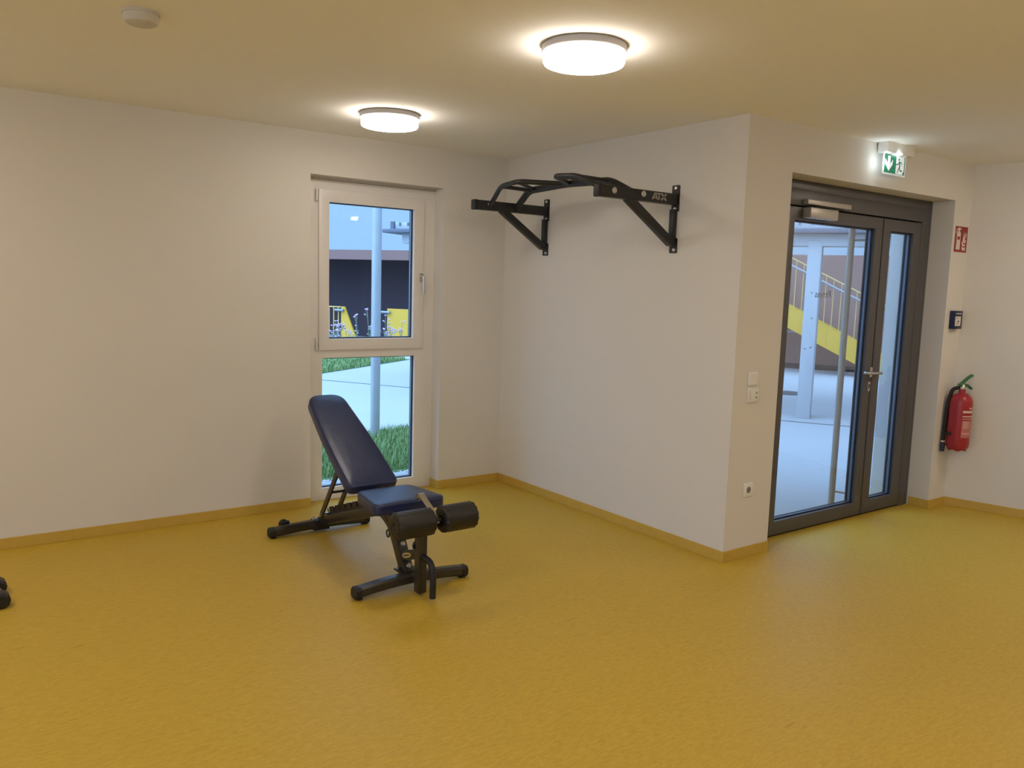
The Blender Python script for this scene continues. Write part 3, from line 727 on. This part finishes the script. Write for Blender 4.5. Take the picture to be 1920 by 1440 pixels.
# ------------------------------------------------------------------ weight bench
BXC = 2.032
be = thing('weight_bench', (BXC, 4.2, 0), 'black adjustable weight bench with navy pads and leg rollers', 'weight bench')
HEXP = lambda w, h, c: [(-w + c, -h), (w - c, -h), (w, -h + c), (w, h - c), (w - c, h), (-w + c, h), (-w, h - c), (-w, -h + c)]
def foot(y, x0, x1, zc, rise, name):
    bm = bmesh.new(); K = 10; pts = []
    for k in range(K + 1):
        t = k / K; x = x0 + (x1 - x0) * t; pts.append((x, y, zc + rise * (1 - (2 * t - 1) ** 2)))
    sweep(bm, pts, HEXP(0.030, 0.027, 0.012)); f = obj(name, bm, 'grey_steel', be)
    for s, i in ((-1, 0), (1, -1)):
        bm = bmesh.new(); p = Vector(pts[i]); p2 = p + Vector((0.028 * s * -1, 0, 0)); q = p + Vector((0.010 * s, 0, 0))
        sweep(bm, [p2, p + Vector((0.004 * s, 0, 0)), q], HEXP(0.0325, 0.0295, 0.013), scale=[1, 1, 0.8]); obj('end_cap', bm, 'rubber', f)
        bm = bmesh.new(); box(bm, p.x - 0.035 if s > 0 else p.x + 0.005, p.x - 0.005 if s > 0 else p.x + 0.035, y - 0.02, y + 0.02, 0.0, 0.010, 0.003); obj('foot_pad', bm, 'rubber', f)
    return f
ff_ = foot(3.655, 1.712, 2.368, 0.037, 0.022, 'front_foot')
rf_ = foot(4.835, 1.692, 2.350, 0.036, 0.014, 'rear_foot')
bm = bmesh.new(); lathe(bm, [(0, -0.012), (0.026, -0.012), (0.030, -0.008), (0.030, 0.008), (0.026, 0.012), (0, 0.012)], (1.80, 4.895, 0.062), (0, 1, 0), 20); box(bm, 1.775, 1.83, 4.866, 4.89, 0.03, 0.085, 0.004)
obj('transport_wheel', bm, 'rubber', rf_)
# main tube
bm = bmesh.new(); bar(bm, (BXC, 4.83, 0.066), (BXC, 3.93, 0.362), 0.055, 0.058, bev=0.005); obj('main_tube', bm, 'grey_steel', be)
bm = bmesh.new(); box(bm, BXC - 0.065, BXC + 0.04, 4.802, 4.868, 0.014, 0.080, 0.004); sl = obj('sleeve', bm, 'black_steel', be)
bm = bmesh.new(); lathe(bm, [(0, 0), (0.012, 0), (0.012, 0.010), (0.007, 0.012), (0.007, 0.022), (0, 0.022)], (BXC - 0.055, 4.835, 0.079), (0, 0, 1), 12); obj('bolt', bm, 'silver', sl)
# notched ladder
d = Vector((0, 3.93 - 4.83, 0.362 - 0.066)).normalized(); up = Vector((0, -d.z, d.y)); up = up if up.z > 0 else -up
bm = bmesh.new()
o = Vector((BXC + 0.004, 4.745, 0.094 + 0.029))
prof = [(0, -0.028), (0.53, -0.028)]
x = 0.53
while x > 0.03:
    prof += [(x, 0.050), (x - 0.060, 0.050), (x - 0.064, 0.018), (x - 0.082, 0.018)]; x -= 0.088
prof += [(0, 0.045)]
for dx in (0.0, 0.045): prism(bm, prof, o + Vector((dx, 0, 0)), d, up, (1, 0, 0), 0, 0.006)
obox(bm, o + d * 0.265 + up * -0.010 + Vector((0.026, 0, 0)), d, (1, 0, 0), up, 0.53, 0.05, 0.03, 0.002)
obj('notched_ladder', bm, 'black_steel', be)
# front post with flared gusset
bm = bmesh.new(); P0 = Vector((BXC, 3.690, 0.062)); P1 = Vector((BXC, 3.905, 0.388))
bar(bm, P0, P1, 0.058, 0.060, (0, 1, 0.3), 0.005)
gs = [(3.925, 0.340)]
for k in range(9):
    t = k / 8; a = Vector((3.815, 0.215)); b = Vector((3.895, 0.315)); c = Vector((4.02, 0.318)); p = a * (1 - t) ** 2 + b * 2 * t * (1 - t) + c * t * t; gs.append((p.x, p.y))
gs += [(4.02, 0.350)]
prism(bm, gs, (BXC - 0.024, 0, 0), (0, 1, 0), (0, 0, 1), (1, 0, 0), 0, 0.048)
post = obj('front_post', bm, 'grey_steel', be)
bm = bmesh.new(); box(bm, BXC - 0.055, BXC + 0.055, 3.655, 3.745, 0.083, 0.092, 0.002); pl = obj('base_plate', bm, 'black_steel', post)
for xx in (-0.040, 0.040):
    bm = bmesh.new(); lathe(bm, [(0, 0), (0.011, 0), (0.011, 0.006), (0.006, 0.010), (0, 0.010)], (BXC + xx, 3.725, 0.092), (0, 0, 1), 12); obj('bolt', bm, 'silver', post)
dp = (P1 - P0).normalized(); fn = Vector((0, -dp.z, dp.y))
cb_ = P0 + dp * 0.098 + fn * 0.031
bm = bmesh.new(); obox(bm, cb_, (1, 0, 0), dp, fn, 0.050, 0.215, 0.010, 0.002); obj('adapter_plate', bm, 'black_steel', post)
for s in (0.160, 0.040):
    c_ = P0 + dp * s + fn * 0.036
    bm = bmesh.new(); lathe(bm, [(0, 0), (0.014, 0), (0.014, 0.004), (0.009, 0.006), (0.009, 0.014), (0, 0.014)], c_, fn, 14); obj('bolt', bm, 'silver', post)
bm = bmesh.new(); rc = Vector((BXC - 0.012, 3.895, 0.235)); tube(bm, [rc + Vector((0, 0.016 * cos(2 * pi * k / 18), 0.020 * sin(2 * pi * k / 18))) for k in range(19)], 0.0045, 8, caps=False); obj('pull_ring', bm, 'black_steel', post)
# leg developer
LY = 3.553
bm = bmesh.new(); bar(bm, (BXC, 3.750, 0.150), (BXC, LY + 0.015, 0.213), 0.040, 0.052, bev=0.004); lk_ = obj('link_arm', bm, 'grey_steel', be)
ad = Vector((0, -0.182, 0.063)).normalized(); au = Vector((0, 0.063, 0.182)).normalized(); ao = Vector((BXC - 0.020, 3.668, 0.1785))
bm = bmesh.new(); prism(bm, [(0.050 * cos(2 * pi * k / 32), 0.0135 * sin(2 * pi * k / 32)) for k in range(32)], ao, ad, au, (-1, 0, 0), 0, 0.0015)
bg = obj('badge', bm, 'badge', lk_)
bm = bmesh.new()
for k, (a, b, h) in enumerate(((0.036, 0.026, 0.003), (0.024, 0.014, 0.0038), (0.011, 0.004, 0.0046), (0.003, -0.004, 0.0055), (-0.006, -0.013, 0.0045), (-0.015, -0.024, 0.0038), (-0.026, -0.036, 0.003))):
    obox(bm, ao + ad * ((a + b) / -2) + Vector((-0.0018, 0, 0)), ad, (1, 0, 0), au, a - b, 0.001, 2 * h)
obj('badge_print', bm, 'ink', lk_, smooth=False)
bm = bmesh.new(); box(bm, BXC - 0.025, BXC + 0.025, LY - 0.025, LY + 0.025, 0.012, 0.365, 0.005)
bar(bm, (BXC, LY, 0.345), (BXC, 3.415, 0.428), 0.044, 0.044, bev=0.004)
lv = obj('lever', bm, 'grey_steel', be)
bm = bmesh.new(); lathe(bm, [(0, 0), (0.026, 0), (0.026, 0.012), (0.018, 0.020), (0, 0.022)], (BXC - 0.006, LY + 0.024, 0.255), (-0.25, 0.97, 0), 18); obj('stop_knob', bm, 'rubber', lv)
bm = bmesh.new(); tube(bm, smooth_path([(BXC + 0.004, LY - 0.020, 0.206), (BXC + 0.004, 3.452, 0.198), (BXC + 0.004, 3.430, 0.130), (BXC + 0.004, 3.432, 0.018)], 0.07, 8), 0.0165, 14)
obj('foot_hook', bm, 'rubber', lv)
RY, RZ, RR = 3.410, 0.431, 0.069
bm = bmesh.new(); tube(bm, [(1.81, RY, RZ), (2.245, RY, RZ)], 0.013, 12); obj('roller_bar', bm, 'grey_steel', be)
for x0, x1 in ((1.796, 2.012), (2.056, 2.258)):
    bm = bmesh.new(); w = x1 - x0; ph = random.uniform(0, 6)
    def ruffle(t, r, h, w=w, ph=ph):
        e = min(h, w - h); k = max(0, 1 - e / 0.030)
        return r * (1 + 0.055 * k * sin(13 * t + ph) + 0.03 * k * sin(23 * t + 2 * ph))
    lathe(bm, [(0.014, 0.016), (0.020, 0.006), (0.040, 0.002), (0.058, 0.005), (0.068, 0.014), (RR - 0.001, 0.026), (RR, 0.040), (RR, w / 2), (RR, w - 0.040), (RR - 0.001, w - 0.026), (0.068, w - 0.014), (0.058, w - 0.005), (0.040, w - 0.002), (0.020, w - 0.006), (0.014, w - 0.016)], (x0, RY, RZ), (1, 0, 0), 64, ruffle)
    obj('foam_roller', bm, 'foam', be)
# chrome strap with a rolled end, resting on the seat edge
bm = bmesh.new()
sp = [Vector((0, 3.392, 0.420)), Vector((0, 3.425, 0.450)), Vector((0, 3.470, 0.480)), Vector((0, 3.520, 0.505)), Vector((0, 3.560, 0.530))]
pts = [Vector((BXC + 0.002, p.y, p.z)) for p in sp]
cx_, cz_ = 3.568, 0.516
for k in range(1, 11):
    a = radians(115 - k * 27); pts.append(Vector((BXC + 0.002, cx_ + 0.016 * cos(a), cz_ + 0.016 * sin(a))))
rings = []
for i, p in enumerate(pts):
    dd = (pts[min(i + 1, len(pts) - 1)] - pts[max(i - 1, 0)]).normalized(); nn = Vector((0, -dd.z, dd.y)); hw = (0.012, 0.014, 0.017)[min(i, 2)]
    rings.append([bm.verts.new(p + Vector((sx * hw, 0, 0)) + nn * sn) for sx, sn in ((-1, -0.0018), (1, -0.0018), (1, 0.0018), (-1, 0.0018))])
for A, B in zip(rings[:-1], rings[1:]):
    for j in range(4): bm.faces.new((A[j], A[(j + 1) % 4], B[(j + 1) % 4], B[j]))
bm.faces.new(rings[0][::-1]); bm.faces.new(rings[-1])
obj('chrome_strap', bm, 'chrome', be)
# seat
bm = bmesh.new()
SF, SR = 3.655, 3.985
out = round_poly([(-0.212, SF), (0.212, SF), (0.168, SR), (-0.168, SR)], [0.05, 0.05, 0.06, 0.06], 7)
SLAY = [(0.008, 0.0), (0.002, 0.003), (0.0, 0.009), (0.0, 0.046), (0.0015, 0.053), (0.006, 0.0585), (0.013, 0.061)]
pad(bm, out, (BXC, 0, 0.413), (1, 0, 0), (0, 1, 0), (0, 0, 1), SLAY, 0.003)
obj('seat', bm, 'vinyl', be)
bm = bmesh.new(); box(bm, BXC - 0.10, BXC + 0.10, 3.72, 4.03, 0.396, 0.414, 0.003); box(bm, BXC - 0.05, BXC + 0.05, 3.85, 4.06, 0.362, 0.40, 0.003); obj('seat_frame', bm, 'black_steel', be)
# back pad
B0 = Vector((BXC, 4.082, 0.468)); B1 = Vector((BXC, 4.800, 0.893)); ub = (B1 - B0).normalized(); nb = Vector((0, -ub.z, ub.y)); Lb = (B1 - B0).length
bm = bmesh.new(); TB = 0.062
out = round_poly([(-0.156, 0), (0.156, 0), (0.153, Lb * 0.45), (0.116, Lb), (-0.116, Lb), (-0.153, Lb * 0.45)], [0.045, 0.045, 0.25, 0.085, 0.085, 0.25], 8)
pad(bm, out, B0 - nb * TB, (1, 0, 0), ub, nb, SLAY, 0.003)
obj('backrest', bm, 'vinyl', be)
bm = bmesh.new(); obox(bm, B0 + ub * 0.28 - nb * (TB + 0.016), (1, 0, 0), ub, nb, 0.12, 0.60, 0.034, 0.003); bar(bm, B0 + ub * 0.02 - nb * (TB + 0.014), (BXC, 4.03, 0.380), 0.08, 0.030); obj('backrest_frame', bm, 'black_steel', be)
S1 = Vector((0, 4.722, 0.132)); S0 = Vector((0, 4.405, 0.560))
for sx in (-0.052, 0.052):
    bm = bmesh.new(); bar(bm, Vector((BXC + sx, S0.y, S0.z)), Vector((BXC + sx, S1.y, S1.z)), 0.010, 0.040, (0, 1, 1), 0.002); obj('support_strut', bm, 'grey_steel', be)
bm = bmesh.new(); q = S0.lerp(S1, 0.58); tube(bm, [(BXC - 0.055, q.y, q.z), (BXC + 0.055, q.y, q.z)], 0.008, 10); obj('strut_spacer', bm, 'black_steel', be)
bm = bmesh.new(); q = S0.lerp(S1, 0.97); tube(bm, [(BXC - 0.068, q.y, q.z), (BXC + 0.068, q.y, q.z)], 0.0085, 12); obj('strut_pin', bm, 'silver', be)

# ------------------------------------------------------------------ dumbbells at the left edge
DX_, DY_, DR = 0.246, 4.555, 0.041
db = thing('dumbbell', (DX_, DY_, 0), 'black dumbbell on the floor, cut off by the left edge of the picture', 'dumbbell')
for y0, y1 in ((-0.145, -0.065), (0.065, 0.145)):
    bm = bmesh.new(); lathe(bm, [(0, y0), (DR * 0.72, y0), (DR, y0 + 0.012), (DR, y1 - 0.012), (DR * 0.72, y1), (0, y1)], (DX_, DY_, DR * 0.90), (0, 1, 0), 10); obj('weight_head', bm, 'hex', db, angle=25)
bm = bmesh.new(); tube(bm, [(DX_, DY_ - 0.07, DR * 0.9), (DX_, DY_, DR * 0.9), (DX_, DY_ + 0.07, DR * 0.9)], [0.014, 0.016, 0.014], 12); obj('grip', bm, 'chrome', db)

# ------------------------------------------------------------------ outdoors
E1 = Vector((0.5, -0.866, 0)); E2 = Vector((0.866, 0.5, 0)); Z = Vector((0, 0, 1))
GZ = -0.02
def ground(name, pts, z0, z1, m, label, cat):
    bm = bmesh.new(); prism(bm, pts, (0, 0, 0), (1, 0, 0), (0, 1, 0), (0, 0, 1), z0, z1)
    return tag(obj(name, bm, m, smooth=False), label, cat, kind='structure')
pav = ground('paving', [(XB + 0.42, YD + TH), (60, YD + TH), (60, 60), (-30, 60), (-30, YL + TH), (XB + 0.42, YL + TH)], -0.30, GZ, 'paving', 'pale concrete paving of the yard outside', 'ground')
ground('paving_side', [(-40, -30), (-3.9, -30), (-3.9, YL + TH), (-40, YL + TH)], -0.30, GZ, 'paving', 'pale concrete paving left of the building', 'ground')
bm = bmesh.new(); bar(bm, Vector((3.4, 15.72, GZ)), Vector((12.4, 0.13 + 0.4, GZ)) , 0.045, 0.004, bev=0); 
for v in bm.verts:
    if v.co.y < YD + TH + 0.02: v.co += (Vector((3.4, 15.72, 0)) - Vector((12.4, 0.53, 0))).normalized() * ((YD + TH + 0.05 - v.co.y) / 0.86)
obj('paving_joint', bm, 'joint', pav, smooth=False)
bm = bmesh.new(); lathe(bm, [(0, 0), (0.30, 0), (0.30, 0.004), (0, 0.004)], (11.55, 8.15, GZ), seg=32)
tag(obj('drain_cover', bm, 'joint'), 'dark round drain cover in the paving left of the concrete column', 'drain cover')

def blades(poly_fn, n, hmin, hmax, w, z=GZ):
    bm = bmesh.new()
    for _ in range(n):
        p = poly_fn(); a = random.uniform(0, 2 * pi); h = random.uniform(hmin, hmax)
        lean = Vector((cos(a), sin(a), 0)) * h * random.uniform(0.1, 0.7); s = Vector((-sin(a), cos(a), 0)) * w
        b = Vector((p[0], p[1], z))
        v = [bm.verts.new(b - s), bm.verts.new(b + s), bm.verts.new(b + lean * 0.45 + Z * h * 0.65 + s * 0.6), bm.verts.new(b + lean * 0.45 + Z * h * 0.65 - s * 0.6), bm.verts.new(b + lean + Z * h)]
        bm.faces.new(v[:4]); bm.faces.new((v[3], v[2], v[4]))
    return bm
def edge_y(x): return 7.93 + 0.04 * sin(3 * x) + 0.03 * sin(11 * x)
ground('lawn_bed', [(-1.0, 6.14), (7, 6.14), (7, 8.0), (-1.0, 8.0)], -0.1, GZ + 0.006, 'soil', 'strip of earth under the grass by the window', 'ground')
def near_pt():
    x = random.uniform(1.9, 5.2); y = random.uniform(6.20, edge_y(x))
    return (x, y) if (x - 3.842) ** 2 + (y - 7.735) ** 2 > 0.012 else near_pt()
tag(obj('grass', blades(near_pt, 16000, 0.035, 0.085, 0.0042, GZ + 0.006), 'grass_blade', smooth=False), 'green grass strip just outside the window', 'grass', kind='stuff')
# far lawn
LA = Vector((5.67, 13.45, 0)); LD = Vector((0.83, 0.56, 0)).normalized(); LNn = Vector((-LD.y, LD.x, 0))
q = [LA - LD * 6, LA + LD * 3.3, LA + LD * 3.3 + LNn * 6, LA - LD * 6 + LNn * 6]
ground('far_lawn_bed', [(p.x, p.y) for p in q], -0.1, GZ + 0.008, 'soil', 'earth under the far lawn and flower bed', 'ground')
def far_pt():
    p = LA + LD * random.uniform(-3.2, 3.2) + LNn * random.uniform(0, 1.15) ; return (p.x, p.y)
tag(obj('grass', blades(far_pt, 9000, 0.05, 0.11, 0.008, GZ + 0.008), 'grass_blade', smooth=False), 'green far lawn beyond the paving outside the window', 'grass', kind='stuff')
# pebbles
bm = bmesh.new()
for _ in range(900):
    x = random.uniform(2.1, 4.1); y = random.uniform(5.93, 6.12); s = random.uniform(0.010, 0.022)
    r = bmesh.ops.create_icosphere(bm, subdivisions=1, radius=s)['verts']
    a = random.uniform(0.5, 0.9); rot = random.uniform(0, 6)
    for v in r:
        c = v.co.copy(); v.co = Vector((c.x * cos(rot) - c.y * sin(rot) * a, c.x * sin(rot) + c.y * cos(rot) * a, c.z * 0.6)) + Vector((x, y, GZ + 0.006 + random.uniform(0, 0.0006)))
tag(obj('gravel', bm, 'pebble'), 'pale gravel strip at the foot of the window outside', 'gravel', kind='stuff')

# pole outside the window
bm = bmesh.new(); tube(bm, [(3.842, 7.735, GZ - 0.02), (3.842, 7.735, 5.2)], 0.050, 24)
pole = thing('metal_pole', (3.842, 7.735, GZ), 'tall round grey metal pole standing in the grass outside the window', 'pole')
obj('shaft', bm, 'pole', pole)
# concrete canopy
CP = Vector((9.36, 6.345, 0))
def along(a, b, z0, z1, c0, c1, bev=0.01):
    """box between s=a..b along E1, c0..c1 along E2 from CP"""
    bm = bmesh.new(); obox(bm, CP + E1 * (a + b) / 2 + E2 * (c0 + c1) / 2 + Z * (z0 + z1) / 2, E1, E2, Z, abs(b - a), abs(c1 - c0), z1 - z0, bev); return bm
can = thing('concrete_canopy', (CP.x, CP.y, GZ), 'pale concrete canopy on a square column in the yard', 'canopy')
obj('slab', along(-6.50, 9.0, 2.385, 2.445, -0.12, 2.3), 'slab_edge', can)
obj('roof_upstand', along(-6.30, 9.0, 2.445, 2.545, -0.06, 2.25), 'concrete', can)
obj('beam', along(-6.20, 9.0, 2.225, 2.385, 0.0, 0.24), 'concrete', can)
colm = obj('column', along(-0.085, 0.085, GZ, 2.30, -0.004, 0.30, 0.008), 'concrete', can)
for s, z in ((0.0, 1.63), (0.035, 0.92), (-0.035, 0.90), (0.02, 1.30)):
    bm = bmesh.new(); lathe(bm, [(0, 0), (0.010, 0), (0.010, 0.001), (0, 0.001)], CP + E1 * s - E2 * 0.004 + Z * z, -E2, 12); obj('tie_hole', bm, 'joint', colm)
obj('column', along(-3.95, -3.80, GZ, 2.25, 1.9, 2.1, 0.008), 'concrete', can)
for k in range(0, 60):
    bm = bmesh.new(); obox(bm, CP + E1 * (-6.2 + k * 0.15) - E2 * 0.064 + Z * 2.52, E1, E2, Z, 0.035, 0.010, 0.05); obj('edge_clip', bm, 'slab_edge', can, smooth=False)
bm = bmesh.new(); obox(bm, CP + E1 * -6.33 - E2 * 0.07 + Z * 2.50, E1, E2, Z, 0.06, 0.05, 0.12)
obj('edge_post', bm, 'slab_edge', can, smooth=False)

# brown building wall with a dark recess
WP = Vector((15.8, 10.4, 0))
def wl(a, b, z0, z1, c0, c1):
    bm = bmesh.new(); obox(bm, WP + E1 * (a + b) / 2 + E2 * (c0 + c1) / 2 + Z * (z0 + z1) / 2, E1, E2, Z, abs(b - a), abs(c1 - c0), z1 - z0); return bm
bm = wl(-6.2, 14, GZ, 2.46, 0, 0.4)
for a, b, z0, z1 in ((-24, -6.2, 2.20, 2.46), (-24, -17.5, GZ, 2.20)):
    b2 = wl(a, b, z0, z1, 0, 0.4); me = bpy.data.meshes.new('t'); b2.to_mesh(me); b2.free(); bm.from_mesh(me); bpy.data.meshes.remove(me)
ow = tag(obj('outer_wall', bm, 'brown', smooth=False), 'brown clad wall at the far side of the yard', 'wall', kind='structure')
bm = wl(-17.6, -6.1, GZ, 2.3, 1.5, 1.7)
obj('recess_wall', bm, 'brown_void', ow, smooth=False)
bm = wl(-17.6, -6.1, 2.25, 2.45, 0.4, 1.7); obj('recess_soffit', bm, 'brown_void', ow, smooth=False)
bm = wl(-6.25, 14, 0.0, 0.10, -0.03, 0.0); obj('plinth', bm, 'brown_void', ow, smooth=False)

# outdoor stair
SP = Vector((14.48, 10.35, 0)); SL = 0.503
st = thing('outdoor_staircase', (SP.x, SP.y, GZ), 'outdoor stair with yellow side panels and thin railing against the brown wall', 'staircase')
s0, s1 = -2.6, 1.85
def zs(s, base): return base - SL * s
bm = bmesh.new()
prism(bm, [(s0, zs(s0, 0.92)), (s1, max(0.0, zs(s1, 0.92))), (s1, zs(s1, 1.37)), (s0, zs(s0, 1.37))], SP, E1, Z, E2, 0, 0.012)
k = s0 + 0.26
while k < s1 - 0.3:
    obox(bm, SP + E1 * k - E2 * 0.002 + Z * (zs(k, 1.145)), E1, E2, Z, 0.012, 0.008, 0.43); k += 0.26
obj('side_panel', bm, 'yellow', st, smooth=False)
bm = bmesh.new()
prism(bm, [(s0, zs(s0, 0.92)), (s1, max(0.0, zs(s1, 0.92))), (s1, zs(s1, 1.37)), (s0, zs(s0, 1.37))], SP + E2 * 0.88, E1, Z, E2, 0, 0.012)
obj('side_panel', bm, 'yellow', st, smooth=False)
bm = bmesh.new(); n = 13
for i in range(n):
    s = s0 + (s1 - s0) * (i + 0.5) / n; z = zs(s, 1.10)
    obox(bm, SP + E1 * s + E2 * 0.445 + Z * max(0.04, z - 0.05), E1, E2, Z, 0.33, 0.86, 0.05)
obj('steps', bm, 'concrete', st, smooth=False)
bm = bmesh.new(); tube(bm, [SP + E1 * s0 + Z * zs(s0, 2.35) + E2 * 0.0, SP + E1 * s1 + Z * zs(s1, 2.35)], 0.012, 8); obj('top_rail', bm, 'yellow_pale', st)
bm = bmesh.new(); tube(bm, [SP + E1 * s0 + Z * zs(s0, 2.20) - E2 * 0.06, SP + E1 * s1 + Z * zs(s1, 2.20) - E2 * 0.06], 0.022, 10); obj('handrail', bm, 'rail_grey', st)
s = s0 + 0.05
while s < s1:
    bm = bmesh.new(); tube(bm, [SP + E1 * s + Z * zs(s, 1.36), SP + E1 * s + Z * zs(s, 2.35)], 0.008, 6); obj('baluster', bm, 'yellow_pale', st); s += 0.148
bm = bmesh.new(); obox(bm, SP + E1 * -0.12 + E2 * 0.95 + Z * 0.80, E1, E2, Z, 0.5, 0.05, 0.04); obj('landing_edge', bm, 'rail_grey', st)

# yellow parapets by the recess, seen through the window
def parapet(s0_, pts, label, rail):
    o0 = WP + E1 * s0_ - E2 * 0.15
    t = thing('yellow_parapet', (o0.x, o0.y, GZ), label, 'parapet')
    bm = bmesh.new(); prism(bm, pts, o0, E1, Z, E2, 0, 0.05); pnl = obj('panel', bm, 'yellow', t, smooth=False)
    bm = bmesh.new(); tube(bm, [o0 + E1 * -0.16 + Z * 0.80 - E2 * 0.05, o0 + E1 * 0.12 + Z * 0.80 - E2 * 0.05], 0.035, 10); obj('handrail', bm, 'rail_grey', t)
    if rail:
        bm = bmesh.new(); tube(bm, [o0 + E1 * -1.3 + Z * 0.885, o0 + Z * 0.885], 0.017, 8); obj('top_rail', bm, 'yellow_pale', t)
        for k in range(8):
            p = o0 + E1 * (-0.09 - k * 0.155); bm = bmesh.new(); tube(bm, [p + Z * 0.0, p + Z * 0.885], 0.016, 6); obj('baluster', bm, 'yellow_pale', t)
    return t
parapet(-12.48, [(0, 0.0), (0.52, 0.0), (0.11, 0.90), (0, 0.90)], 'sloping yellow parapet with thin bars seen through the left of the window', True)
parapet(-10.98, [(0, 0.0), (1.3, 0.0), (1.3, 0.90), (0, 0.90)], 'square yellow parapet seen through the right of the window', False)

# flowering plants in front of the recess
def plant(x, y, h, n, label, seed, bushy=False):
    rnd = random.Random(seed)
    t = thing('flowering_plant', (x, y, GZ), label, 'plant', group='flowering plants in the bed')
    bs = bmesh.new(); bl = bmesh.new()
    for i in range(n):
        a = rnd.uniform(0, 6.28); hh = h * rnd.uniform(0.62, 1.0); sp_ = rnd.uniform(0.02, 0.16) * (1.25 if bushy else 1)
        b = Vector((x, y, GZ)); tip = b + Vector((cos(a) * sp_, sin(a) * sp_, hh)); mid = b + Vector((cos(a) * sp_ * 0.3, sin(a) * sp_ * 0.3, hh * 0.55))
        tube(bs, [b, mid, tip], [0.007, 0.006, 0.004], 5)
        for j in range(3 if bushy else 2):
            tp = tip + Vector((rnd.uniform(-0.09, 0.09), rnd.uniform(-0.09, 0.09), rnd.uniform(-0.13, 0.03))) * (1 if j else 0)
            if j: tube(bs, [mid.lerp(tip, 0.6), tp], 0.004, 5)
            bf = bmesh.new(); lathe(bf, [(0, -0.012), (0.022, -0.006), (0.027, 0.006), (0.016, 0.016), (0, 0.018)], tp, (0.1, 0.1, 1), 8); obj('flower_head', bf, 'flower', t)
        for j in range(4):
            q_ = b.lerp(tip, rnd.uniform(0.15, 0.7)); aa = rnd.uniform(0, 6.28); dv = Vector((cos(aa), sin(aa), 0.5)) * 0.10; sd_ = Vector((-sin(aa), cos(aa), 0)) * 0.014
            v = [bl.verts.new(q_), bl.verts.new(q_ + dv * 0.5 + sd_), bl.verts.new(q_ + dv), bl.verts.new(q_ + dv * 0.5 - sd_)]; bl.faces.new(v)
    obj('stem', bs, 'stem', t); obj('foliage', bl, 'leaf', t, smooth=False)
PL = [(7.16, 16.62, 0.66, 9, True, 'bushy lilac flowering plant, leftmost in the window'), (7.30, 16.52, 0.78, 8, True, 'bushy lilac plant against the thin yellow bars'),
      (7.50, 16.42, 0.62, 4, False, 'low pale flowering plant against the sloping yellow parapet'), (7.66, 16.30, 0.94, 3, False, 'thin tall flowering plant right of the sloping yellow parapet'),
      (7.86, 16.15, 1.02, 5, False, 'tallest flowering plant, just left of the pole'), (7.98, 16.06, 0.70, 6, True, 'flowering plant half hidden behind the pole'),
      (8.15, 15.95, 0.98, 4, False, 'tall lilac plant just right of the pole'), (8.24, 15.86, 0.66, 7, True, 'bushy plant between the pole and the square yellow parapet'),
      (8.44, 15.74, 0.74, 4, False, 'flowering plant in front of the square yellow parapet')]
for i, (x, y, h, n, bu, lb) in enumerate(PL):
    k = (1.0, 1.035, 1.07)[i % 3]; plant(x * k, y * k, h, n, lb, 50 + i, bu)

# ------------------------------------------------------------------ sky
w = bpy.data.worlds.new('overcast_sky'); SC.world = w; w.use_nodes = True
nt = w.node_tree; N = nt.nodes; L = nt.links; bg = N['Background']
tc = N.new('ShaderNodeTexCoord'); sx = N.new('ShaderNodeSeparateXYZ'); rp = N.new('ShaderNodeValToRGB')
L.new(tc.outputs['Generated'], sx.inputs[0]); L.new(sx.outputs['Z'], rp.inputs['Fac']); mrg = N.new('ShaderNodeMapRange'); mrg.inputs[1].default_value = 0.1; mrg.inputs[2].default_value = -0.8; mrg.inputs[3].default_value = 1.0; mrg.inputs[4].default_value = 2.4
mxs = N.new('ShaderNodeMix'); mxs.data_type = 'RGBA'; mxs.blend_type = 'MULTIPLY'; mxs.inputs[0].default_value = 1.0; mxs.clamp_result = False
L.new(sx.outputs['X'], mrg.inputs[0]); L.new(rp.outputs['Color'], mxs.inputs[6]); L.new(mrg.outputs[0], mxs.inputs[7]); L.new(mxs.outputs[2], bg.inputs['Color'])
e = rp.color_ramp.elements; e[0].position = 0.0; e[0].color = (0.38, 0.66, 1.04, 1); e[1].position = 0.20; e[1].color = (0.44, 0.76, 1.22, 1)
for p_, k_ in ((0.40, 1.7), (0.70, 3.0), (1.0, 3.6)):
    e2 = rp.color_ramp.elements.new(p_); e2.color = (0.46 * k_, 0.78 * k_, 1.24 * k_, 1)
bg.inputs['Strength'].default_value = 1.0

# ------------------------------------------------------------------ camera
F_PX, YAW, PITCH, ROLL, CH = 1528.567, 0.9425483, -0.1195648, 0.0300251, 1.6010927
f = Vector((cos(YAW) * cos(PITCH), sin(YAW) * cos(PITCH), sin(PITCH))); r = Vector((sin(YAW), -cos(YAW), 0)); u = r.cross(f)
r2 = r * cos(ROLL) + u * sin(ROLL); u2 = u * cos(ROLL) - r * sin(ROLL)
cam = bpy.data.cameras.new('camera'); co = bpy.data.objects.new('camera', cam); COL.objects.link(co)
m4 = Matrix((r2, u2, -f)).transposed().to_4x4(); m4.translation = (0, 0, CH); co.matrix_world = m4
cam.sensor_fit = 'HORIZONTAL'; cam.sensor_width = 36; cam.lens = F_PX / 1920 * 36; cam.clip_start = 0.05; cam.clip_end = 300
SC.camera = co
SC.view_settings.view_transform = 'Standard'; SC.view_settings.look = 'None'
SC.view_settings.gamma = 1; SC.view_settings.exposure = 0.0; SC.view_settings.use_curve_mapping = False
SC.cycles.use_denoising = True
